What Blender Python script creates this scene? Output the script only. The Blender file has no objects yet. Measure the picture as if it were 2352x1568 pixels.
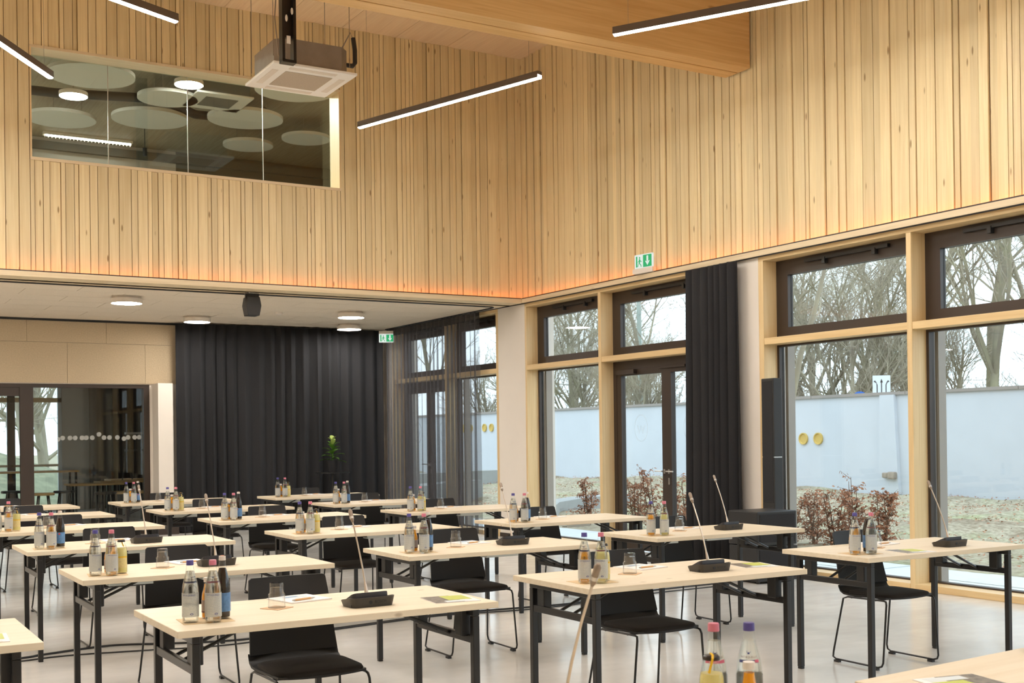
import bpy, bmesh, math, random
from mathutils import Vector, Matrix

random.seed(11)
scene = bpy.context.scene
COL = scene.collection
RAD = math.radians

# ------------------------------------------------------------------ camera
F_PX, YAW, PITCH, ROLL = 2718.511, RAD(30.73097), RAD(0.21509), RAD(-0.72558)
fw = Vector((math.sin(YAW) * math.cos(PITCH), math.cos(YAW) * math.cos(PITCH), math.sin(PITCH)))
rt = Vector((math.cos(YAW), -math.sin(YAW), 0.0))
up = rt.cross(fw)
rt2 = math.cos(ROLL) * rt + math.sin(ROLL) * up
up2 = -math.sin(ROLL) * rt + math.cos(ROLL) * up
cam_d = bpy.data.cameras.new('camera')
cam = bpy.data.objects.new('camera', cam_d)
COL.objects.link(cam)
M = Matrix.Identity(4)
for i in range(3):
    M[i][0], M[i][1], M[i][2] = rt2[i], up2[i], -fw[i]
M[0][3], M[1][3], M[2][3] = 0.0, 0.0, 1.458
cam.matrix_world = M
cam_d.sensor_width = 36.0
cam_d.lens = F_PX / 2352 * 36.0
cam_d.shift_y = 209.168 / 2352
cam_d.clip_start, cam_d.clip_end = 0.05, 400
cam_d.dof.use_dof = True
cam_d.dof.focus_distance = 7.0
cam_d.dof.aperture_fstop = 8.0
scene.camera = cam

# ------------------------------------------------------------------ world, light levels, exposure
SKY_STRENGTH = 2.6
PENDANT_STRENGTH = 115.0
DOWNLIGHT_STRENGTH = 80.0
COVE_STRENGTH = 13.0
world = bpy.data.worlds.new('overcast_sky')
scene.world = world
world.use_nodes = True
wnt = world.node_tree
wnt.nodes['Background'].inputs[0].default_value = (0.79, 0.905, 1.0, 1)
wnt.nodes['Background'].inputs[1].default_value = SKY_STRENGTH
vs = scene.view_settings
vs.view_transform = 'Standard'
vs.look = 'None'
vs.gamma = 1.0
vs.exposure = 0.1
vs.use_curve_mapping = False
try:
    scene.cycles.caustics_reflective = False
    scene.cycles.caustics_refractive = False
    scene.cycles.sample_clamp_indirect = 6.0
    scene.cycles.transparent_max_bounces = 24
    scene.cycles.max_bounces = 12
except Exception:
    pass


# ------------------------------------------------------------------ helpers
def lin(r, g, b):
    def c(u):
        u /= 255.0
        return u / 12.92 if u <= 0.04045 else ((u + 0.055) / 1.055) ** 2.4
    return (c(r), c(g), c(b), 1.0)


class MB:
    """collects shapes; build() links them as one mesh object"""
    def __init__(self):
        self.v, self.f = [], []

    def add(self, vs_, fs_):
        o = len(self.v)
        self.v += [tuple(p) for p in vs_]
        self.f += [tuple(i + o for i in f) for f in fs_]
        return self

    def box(self, x0, x1, y0, y1, z0, z1):
        return self.add([(x0, y0, z0), (x1, y0, z0), (x1, y1, z0), (x0, y1, z0), (x0, y0, z1), (x1, y0, z1), (x1, y1, z1), (x0, y1, z1)],
                        [(0, 3, 2, 1), (4, 5, 6, 7), (0, 1, 5, 4), (1, 2, 6, 5), (2, 3, 7, 6), (3, 0, 4, 7)])

    def quad(self, a, b, c, d):
        return self.add([a, b, c, d], [(0, 1, 2, 3)])

    def prism(self, poly, z0, z1):
        n = len(poly)
        return self.add([(x, y, z0) for x, y in poly] + [(x, y, z1) for x, y in poly],
                        [tuple(range(n - 1, -1, -1)), tuple(range(n, 2 * n))] + [(i, (i + 1) % n, n + (i + 1) % n, n + i) for i in range(n)])

    def prism_axis(self, poly, a0, a1, axis):
        """poly in the two other axes (in order), extruded along axis"""
        n = len(poly)
        def P(u, w, a):
            return {'x': (a, u, w), 'y': (u, a, w), 'z': (u, w, a)}[axis]
        return self.add([P(u, w, a0) for u, w in poly] + [P(u, w, a1) for u, w in poly],
                        [tuple(range(n - 1, -1, -1)), tuple(range(n, 2 * n))] + [(i, (i + 1) % n, n + (i + 1) % n, n + i) for i in range(n)])

    def tube(self, pts, r, n=8, closed=False):
        pts = [Vector(p) for p in pts]
        m = len(pts)
        rs = r if isinstance(r, (list, tuple)) else [r] * m
        vs_, fs_ = [], []
        prev = None
        for i, p in enumerate(pts):
            if closed:
                t = pts[(i + 1) % m] - pts[i - 1]
            else:
                t = pts[min(i + 1, m - 1)] - pts[max(i - 1, 0)]
            if t.length < 1e-9:
                t = Vector((0, 0, 1))
            t.normalize()
            if prev is None:
                a = Vector((0, 0, 1)) if abs(t.z) < 0.9 else Vector((1, 0, 0))
                u = t.cross(a).normalized()
            else:
                u = prev - t * prev.dot(t)
                u = u.normalized() if u.length > 1e-6 else t.orthogonal().normalized()
            prev = u
            w = t.cross(u)
            for k in range(n):
                an = 2 * math.pi * k / n
                vs_.append(p + (u * math.cos(an) + w * math.sin(an)) * rs[i])
        last = m if closed else m - 1
        for i in range(last):
            for k in range(n):
                a, b = i * n + k, i * n + (k + 1) % n
                c, d = ((i + 1) % m) * n + (k + 1) % n, ((i + 1) % m) * n + k
                fs_.append((a, b, c, d))
        if not closed:
            fs_.append(tuple(range(n - 1, -1, -1)))
            fs_.append(tuple(range((m - 1) * n, m * n)))
        return self.add(vs_, fs_)

    def lathe(self, prof, n=20, c=(0, 0, 0), a0=0.0, a1=None, radial=None):
        full = a1 is None
        steps = n if full else n + 1
        vs_, fs_ = [], []
        for r, z in prof:
            for k in range(steps):
                an = a0 + (2 * math.pi * k / n if full else (a1 - a0) * k / n)
                rr = r if radial is None else r * radial(an, z)
                vs_.append((c[0] + rr * math.cos(an), c[1] + rr * math.sin(an), c[2] + z))
        for i in range(len(prof) - 1):
            for k in range(n):
                k2 = (k + 1) % steps
                fs_.append((i * steps + k, i * steps + k2, (i + 1) * steps + k2, (i + 1) * steps + k))
        if full:
            if prof[0][0] > 1e-6:
                fs_.append(tuple(range(n - 1, -1, -1)))
            if prof[-1][0] > 1e-6:
                o = (len(prof) - 1) * n
                fs_.append(tuple(range(o, o + n)))
        return self.add(vs_, fs_)

    def xform(self, mat):
        self.v = [tuple(mat @ Vector(p)) for p in self.v]
        return self

    def mesh(self, name, mat=None, smooth=None, bevel=0.0, fix=True):
        me = bpy.data.meshes.new(name)
        me.from_pydata(self.v, [], self.f)
        if fix or bevel:
            bm = bmesh.new()
            bm.from_mesh(me)
            bmesh.ops.remove_doubles(bm, verts=bm.verts, dist=1e-6)
            if fix:
                bmesh.ops.recalc_face_normals(bm, faces=bm.faces)
            if bevel:
                es = [e for e in bm.edges if len(e.link_faces) == 2 and e.calc_face_angle(0) > 0.6]
                bmesh.ops.bevel(bm, geom=es, offset=bevel, segments=2, affect='EDGES', profile=0.6)
            bm.to_mesh(me)
            bm.free()
        if smooth is not None:
            for p in me.polygons:
                p.use_smooth = True
            try:
                me.set_sharp_from_angle(angle=RAD(smooth))
            except Exception:
                pass
        if mat is not None:
            me.materials.append(mat)
        return me

    def build(self, name, mat, parent=None, smooth=None, bevel=0.0, loc=None, rotz=0.0, fix=True):
        return link(name, self.mesh(name, mat, smooth, bevel, fix), parent, loc, rotz)


def link(name, data, parent=None, loc=None, rotz=0.0):
    o = bpy.data.objects.new(name, data)
    COL.objects.link(o)
    if parent is not None:
        o.parent = parent
    if loc is not None:
        o.location = loc
    if rotz:
        o.rotation_euler = (0, 0, rotz)
    return o


def tag(o, label, cat, group=None):
    o['label'] = label
    o['category'] = cat
    if group:
        o['group'] = group
    return o


def thing(name, label, cat, loc=(0, 0, 0), rotz=0.0, group=None):
    o = link(name, None, None, loc, rotz)
    o.empty_display_size = 0.1
    return tag(o, label, cat, group)


def struct(o):
    o['kind'] = 'structure'
    return o


def copy_tree(o, parent=None):
    c = o.copy()
    COL.objects.link(c)
    c.parent = parent
    for ch in list(o.children):
        copy_tree(ch, c)
    return c


def dup(root, loc, rotz, label, group=None):
    c = copy_tree(root)
    c.location = loc
    c.rotation_euler = (0, 0, rotz)
    c['label'] = label
    if group:
        c['group'] = group
    return c


class Proto:
    """first use moves the prototype itself, later uses copy it with its parts"""
    def __init__(self, root):
        self.root, self.used = root, False

    def place(self, loc, rotz, label, group=None):
        if not self.used:
            self.used = True
            r = self.root
            r.location = loc
            r.rotation_euler = (0, 0, rotz)
            r['label'] = label
            if group:
                r['group'] = group
            return r
        return dup(self.root, loc, rotz, label, group)


def text_mesh(s, size, align='CENTER'):
    cu = bpy.data.curves.new('lettering', 'FONT')
    cu.body = s
    cu.size = size
    cu.align_x = align
    cu.align_y = 'CENTER'
    cu.resolution_u = 2
    ob = bpy.data.objects.new('lettering', cu)
    me = bpy.data.meshes.new_from_object(ob)
    bpy.data.objects.remove(ob)
    bpy.data.curves.remove(cu)
    return me


# ------------------------------------------------------------------ materials
def new_mat(name):
    m = bpy.data.materials.new(name)
    m.use_nodes = True
    nt = m.node_tree
    return m, nt, nt.nodes['Principled BSDF'], nt.nodes['Material Output']


def plain(name, col, rough=0.5, metal=0.0, spec=0.5, noise=0.0, nscale=30.0, bump=0.0):
    m, nt, b, out = new_mat(name)
    b.inputs['Base Color'].default_value = col
    b.inputs['Roughness'].default_value = rough
    b.inputs['Metallic'].default_value = metal
    b.inputs['Specular IOR Level'].default_value = spec
    tc = nt.nodes.new('ShaderNodeTexCoord')
    n = nt.nodes.new('ShaderNodeTexNoise')
    n.inputs['Scale'].default_value = nscale
    n.inputs['Detail'].default_value = 4
    nt.links.new(tc.outputs['Object'], n.inputs['Vector'])
    if noise:
        mx = nt.nodes.new('ShaderNodeMixRGB')
        mx.blend_type = 'MULTIPLY'
        mx.inputs[0].default_value = 1.0
        mx.inputs[1].default_value = col
        cr = nt.nodes.new('ShaderNodeValToRGB')
        cr.color_ramp.elements[0].position = 0.3
        cr.color_ramp.elements[1].position = 0.7
        cr.color_ramp.elements[0].color = (1 - noise, 1 - noise, 1 - noise, 1)
        cr.color_ramp.elements[1].color = (1, 1, 1, 1)
        nt.links.new(n.outputs['Fac'], cr.inputs[0])
        nt.links.new(cr.outputs[0], mx.inputs[2])
        nt.links.new(mx.outputs[0], b.inputs['Base Color'])
    if bump:
        bp = nt.nodes.new('ShaderNodeBump')
        bp.inputs['Strength'].default_value = bump
        bp.inputs['Distance'].default_value = 0.01
        nt.links.new(n.outputs['Fac'], bp.inputs['Height'])
        nt.links.new(bp.outputs[0], b.inputs['Normal'])
    return m


def emissive(name, col, strength, base=0.8):
    m, nt, b, out = new_mat(name)
    b.inputs['Base Color'].default_value = (base * col[0], base * col[1], base * col[2], 1)
    b.inputs['Emission Color'].default_value = col
    b.inputs['Emission Strength'].default_value = strength
    return m


def wood(name, light, dark, grain_axis='Z', grain=(38, 38, 1.3), knots=0.7, knot_scale=(7, 7, 1.3), rough=0.5, vary=0.16, knot_size=0.075):
    m, nt, b, out = new_mat(name)
    N, L = nt.nodes.new, nt.links.new
    tc = N('ShaderNodeTexCoord')
    oi = N('ShaderNodeObjectInfo')
    off = N('ShaderNodeVectorMath')
    off.operation = 'MULTIPLY_ADD'
    comb = N('ShaderNodeCombineXYZ')
    L(oi.outputs['Random'], comb.inputs[0])
    L(oi.outputs['Random'], comb.inputs[1])
    L(oi.outputs['Random'], comb.inputs[2])
    L(comb.outputs[0], off.inputs[0])
    off.inputs[1].default_value = (37.0, 53.0, 71.0)
    L(tc.outputs['Object'], off.inputs[2])

    def order(s):
        a = {'Z': (0, 1, 2), 'X': (2, 1, 0), 'Y': (0, 2, 1)}[grain_axis]
        r = [0, 0, 0]
        for k in range(3):
            r[k] = s[a[k]]
        return tuple(r)
    mp = N('ShaderNodeMapping')
    mp.inputs['Scale'].default_value = order(grain)
    L(off.outputs[0], mp.inputs[0])
    n1 = N('ShaderNodeTexNoise')
    n1.inputs['Scale'].default_value = 1.0
    n1.inputs['Detail'].default_value = 5
    n1.inputs['Distortion'].default_value = 0.6
    L(mp.outputs[0], n1.inputs['Vector'])
    cr = N('ShaderNodeValToRGB')
    cr.color_ramp.elements[0].position, cr.color_ramp.elements[1].position = 0.3, 0.72
    cr.color_ramp.elements[0].color, cr.color_ramp.elements[1].color = dark, light
    L(n1.outputs['Fac'], cr.inputs[0])
    mk = N('ShaderNodeMapping')
    mk.inputs['Scale'].default_value = order(knot_scale)
    L(off.outputs[0], mk.inputs[0])
    vo = N('ShaderNodeTexVoronoi')
    vo.inputs['Scale'].default_value = 1.0
    vo.inputs['Randomness'].default_value = 1.0
    L(mk.outputs[0], vo.inputs['Vector'])
    kr = N('ShaderNodeValToRGB')
    kr.color_ramp.elements[0].position, kr.color_ramp.elements[1].position = knot_size * 0.5, knot_size
    kr.color_ramp.elements[0].color = (1, 1, 1, 1)
    kr.color_ramp.elements[1].color = (0, 0, 0, 1)
    L(vo.outputs['Distance'], kr.inputs[0])
    km = N('ShaderNodeMath')
    km.operation = 'MULTIPLY'
    km.inputs[1].default_value = knots
    L(kr.outputs[0], km.inputs[0])
    mx = N('ShaderNodeMixRGB')
    mx.inputs[2].default_value = (dark[0] * 0.42, dark[1] * 0.33, dark[2] * 0.25, 1)
    L(km.outputs[0], mx.inputs[0])
    L(cr.outputs[0], mx.inputs[1])
    hs = N('ShaderNodeHueSaturation')
    mr = N('ShaderNodeMapRange')
    mr.inputs['To Min'].default_value = 1 - vary
    mr.inputs['To Max'].default_value = 1 + vary * 0.6
    L(oi.outputs['Random'], mr.inputs['Value'])
    L(mr.outputs[0], hs.inputs['Value'])
    L(mx.outputs[0], hs.inputs['Color'])
    L(hs.outputs[0], b.inputs['Base Color'])
    b.inputs['Roughness'].default_value = rough
    b.inputs['Specular IOR Level'].default_value = 0.35
    bp = N('ShaderNodeBump')
    bp.inputs['Strength'].default_value = 0.08
    bp.inputs['Distance'].default_value = 0.004
    L(n1.outputs['Fac'], bp.inputs['Height'])
    L(bp.outputs[0], b.inputs['Normal'])
    return m


def thin_glass(name, tint=(0.96, 0.98, 0.97, 1), ior=1.5, boost=1.0, rough=0.0):
    m, nt, b, out = new_mat(name)
    N, L = nt.nodes.new, nt.links.new
    nt.nodes.remove(b)
    tr = N('ShaderNodeBsdfTransparent')
    tr.inputs[0].default_value = tint
    gl = N('ShaderNodeBsdfGlossy')
    gl.inputs['Roughness'].default_value = rough
    lw = N('ShaderNodeLayerWeight')
    lw.inputs[0].default_value = 0.5
    pw = N('ShaderNodeMath')
    pw.operation = 'POWER'
    pw.inputs[1].default_value = 5.0
    L(lw.outputs['Facing'], pw.inputs[0])
    f0 = ((ior - 1) / (ior + 1)) ** 2
    mu = N('ShaderNodeMath')
    mu.operation = 'MULTIPLY_ADD'
    mu.use_clamp = True
    mu.inputs[1].default_value = (1 - f0) * boost
    mu.inputs[2].default_value = f0 * boost
    L(pw.outputs[0], mu.inputs[0])
    mx = N('ShaderNodeMixShader')
    L(mu.outputs[0], mx.inputs[0])
    L(tr.outputs[0], mx.inputs[1])
    L(gl.outputs[0], mx.inputs[2])
    L(mx.outputs[0], out.inputs[0])
    return m


def liquid(name, col, ior=1.33, clear=0.45):
    m, nt, b, out = new_mat(name)
    N, L = nt.nodes.new, nt.links.new
    nt.nodes.remove(b)
    g = N('ShaderNodeBsdfGlass')
    g.inputs['Color'].default_value = col
    g.inputs['IOR'].default_value = ior
    t = N('ShaderNodeBsdfTransparent')
    t.inputs[0].default_value = col
    mx = N('ShaderNodeMixShader')
    mx.inputs[0].default_value = clear
    L(g.outputs[0], mx.inputs[1])
    L(t.outputs[0], mx.inputs[2])
    L(mx.outputs[0], out.inputs[0])
    return m


def veil(name, col, opacity, glow=0.0):
    """cloth or print that lets part of the light through"""
    m, nt, b, out = new_mat(name)
    N, L = nt.nodes.new, nt.links.new
    b.inputs['Base Color'].default_value = col
    b.inputs['Roughness'].default_value = 0.8
    tr = N('ShaderNodeBsdfTransparent')
    mx = N('ShaderNodeMixShader')
    mx.inputs[0].default_value = opacity
    L(tr.outputs[0], mx.inputs[1])
    L(b.outputs[0], mx.inputs[2])
    L(mx.outputs[0], out.inputs[0])
    return m


def print_label(name, base, ink, bands, opacity=1.0, ground=None):
    """fine rows of printed text on a bottle label (flat print)"""
    m, nt, b, out = new_mat(name)
    N, L = nt.nodes.new, nt.links.new
    tc = N('ShaderNodeTexCoord')
    mp = N('ShaderNodeMapping')
    mp.inputs['Scale'].default_value = (60, 60, bands)
    L(tc.outputs['Object'], mp.inputs[0])
    w = N('ShaderNodeTexWave')
    w.bands_direction = 'Z'
    w.inputs['Scale'].default_value = 1.0
    w.inputs['Distortion'].default_value = 0.0
    sep = N('ShaderNodeTexNoise')
    sep.inputs['Scale'].default_value = 9.0
    mp2 = N('ShaderNodeMapping')
    mp2.inputs['Scale'].default_value = (60, 60, 25)
    L(tc.outputs['Object'], mp2.inputs[0])
    L(mp2.outputs[0], sep.inputs['Vector'])
    L(mp.outputs[0], w.inputs['Vector'])
    ml = N('ShaderNodeMath')
    ml.operation = 'MULTIPLY'
    L(w.outputs['Fac'], ml.inputs[0])
    L(sep.outputs['Fac'], ml.inputs[1])
    cr = N('ShaderNodeValToRGB')
    cr.color_ramp.elements[0].position, cr.color_ramp.elements[1].position = 0.30, 0.46
    cr.color_ramp.elements[0].color, cr.color_ramp.elements[1].color = base, ink
    L(ml.outputs[0], cr.inputs[0])
    L(cr.outputs[0], b.inputs['Base Color'])
    b.inputs['Roughness'].default_value = 0.55
    if opacity < 1:
        tr = N('ShaderNodeBsdfTransparent')
        mx = N('ShaderNodeMixShader')
        mx.inputs[0].default_value = opacity
        L(tr.outputs[0], mx.inputs[1])
        L(b.outputs[0], mx.inputs[2])
        L(mx.outputs[0], out.inputs[0])
    return m


def concrete_floor():
    m, nt, b, out = new_mat('polished_concrete')
    N, L = nt.nodes.new, nt.links.new
    tc = N('ShaderNodeTexCoord')
    n = N('ShaderNodeTexNoise')
    n.inputs['Scale'].default_value = 0.9
    n.inputs['Detail'].default_value = 7
    n.inputs['Roughness'].default_value = 0.62
    L(tc.outputs['Object'], n.inputs['Vector'])
    cr = N('ShaderNodeValToRGB')
    cr.color_ramp.elements[0].position, cr.color_ramp.elements[1].position = 0.32, 0.7
    cr.color_ramp.elements[0].color, cr.color_ramp.elements[1].color = lin(200, 197, 191), lin(222, 220, 215)
    L(n.outputs['Fac'], cr.inputs[0])
    L(cr.outputs[0], b.inputs['Base Color'])
    mp = N('ShaderNodeMapping')
    mp.inputs['Scale'].default_value = (3.0, 9.0, 3.0)
    mp.inputs['Rotation'].default_value = (0, 0, 0.5)
    L(tc.outputs['Object'], mp.inputs[0])
    n2 = N('ShaderNodeTexNoise')
    n2.inputs['Scale'].default_value = 1.0
    n2.inputs['Detail'].default_value = 3
    L(mp.outputs[0], n2.inputs['Vector'])
    mr = N('ShaderNodeMapRange')
    mr.inputs['From Min'].default_value, mr.inputs['From Max'].default_value = 0.3, 0.7
    mr.inputs['To Min'].default_value, mr.inputs['To Max'].default_value = 0.12, 0.2
    L(n2.outputs['Fac'], mr.inputs['Value'])
    L(mr.outputs[0], b.inputs['Roughness'])
    b.inputs['Specular IOR Level'].default_value = 0.5
    bp = N('ShaderNodeBump')
    bp.inputs['Strength'].default_value = 0.02
    bp.inputs['Distance'].default_value = 0.01
    L(n2.outputs['Fac'], bp.inputs['Height'])
    L(bp.outputs[0], b.inputs['Normal'])
    return m


def ground_mat():
    m, nt, b, out = new_mat('winter_lawn')
    N, L = nt.nodes.new, nt.links.new
    tc = N('ShaderNodeTexCoord')
    n = N('ShaderNodeTexNoise')
    n.inputs['Scale'].default_value = 0.55
    n.inputs['Detail'].default_value = 8
    n.inputs['Roughness'].default_value = 0.7
    L(tc.outputs['Object'], n.inputs['Vector'])
    cr = N('ShaderNodeValToRGB')
    e = cr.color_ramp.elements
    e[0].position, e[0].color = 0.36, lin(144, 131, 112)
    e[1].position, e[1].color = 0.66, lin(162, 166, 132)
    mid = cr.color_ramp.elements.new(0.5)
    mid.color = lin(180, 173, 153)
    L(n.outputs['Fac'], cr.inputs[0])
    n2 = N('ShaderNodeTexNoise')
    n2.inputs['Scale'].default_value = 14.0
    n2.inputs['Detail'].default_value = 4
    L(tc.outputs['Object'], n2.inputs['Vector'])
    c2 = N('ShaderNodeValToRGB')
    c2.color_ramp.elements[0].position, c2.color_ramp.elements[1].position = 0.38, 0.6
    c2.color_ramp.elements[0].color, c2.color_ramp.elements[1].color = (0.55, 0.5, 0.45, 1), (1.05, 1.04, 1.03, 1)
    L(n2.outputs['Fac'], c2.inputs[0])
    mx = N('ShaderNodeMixRGB')
    mx.blend_type = 'MULTIPLY'
    mx.inputs[0].default_value = 0.75
    L(cr.outputs[0], mx.inputs[1])
    L(c2.outputs[0], mx.inputs[2])
    L(mx.outputs[0], b.inputs['Base Color'])
    b.inputs['Roughness'].default_value = 1.0
    b.inputs['Specular IOR Level'].default_value = 0.1
    return m


def bark_mat(name, c0, c1, sc):
    m, nt, b, out = new_mat(name)
    N, L = nt.nodes.new, nt.links.new
    tc = N('ShaderNodeTexCoord')
    n = N('ShaderNodeTexNoise')
    n.inputs['Scale'].default_value = sc
    n.inputs['Detail'].default_value = 5
    L(tc.outputs['Object'], n.inputs['Vector'])
    cr = N('ShaderNodeValToRGB')
    cr.color_ramp.elements[0].position, cr.color_ramp.elements[1].position = 0.35, 0.65
    cr.color_ramp.elements[0].color, cr.color_ramp.elements[1].color = c0, c1
    L(n.outputs['Fac'], cr.inputs[0])
    L(cr.outputs[0], b.inputs['Base Color'])
    b.inputs['Roughness'].default_value = 0.9
    return m


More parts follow.
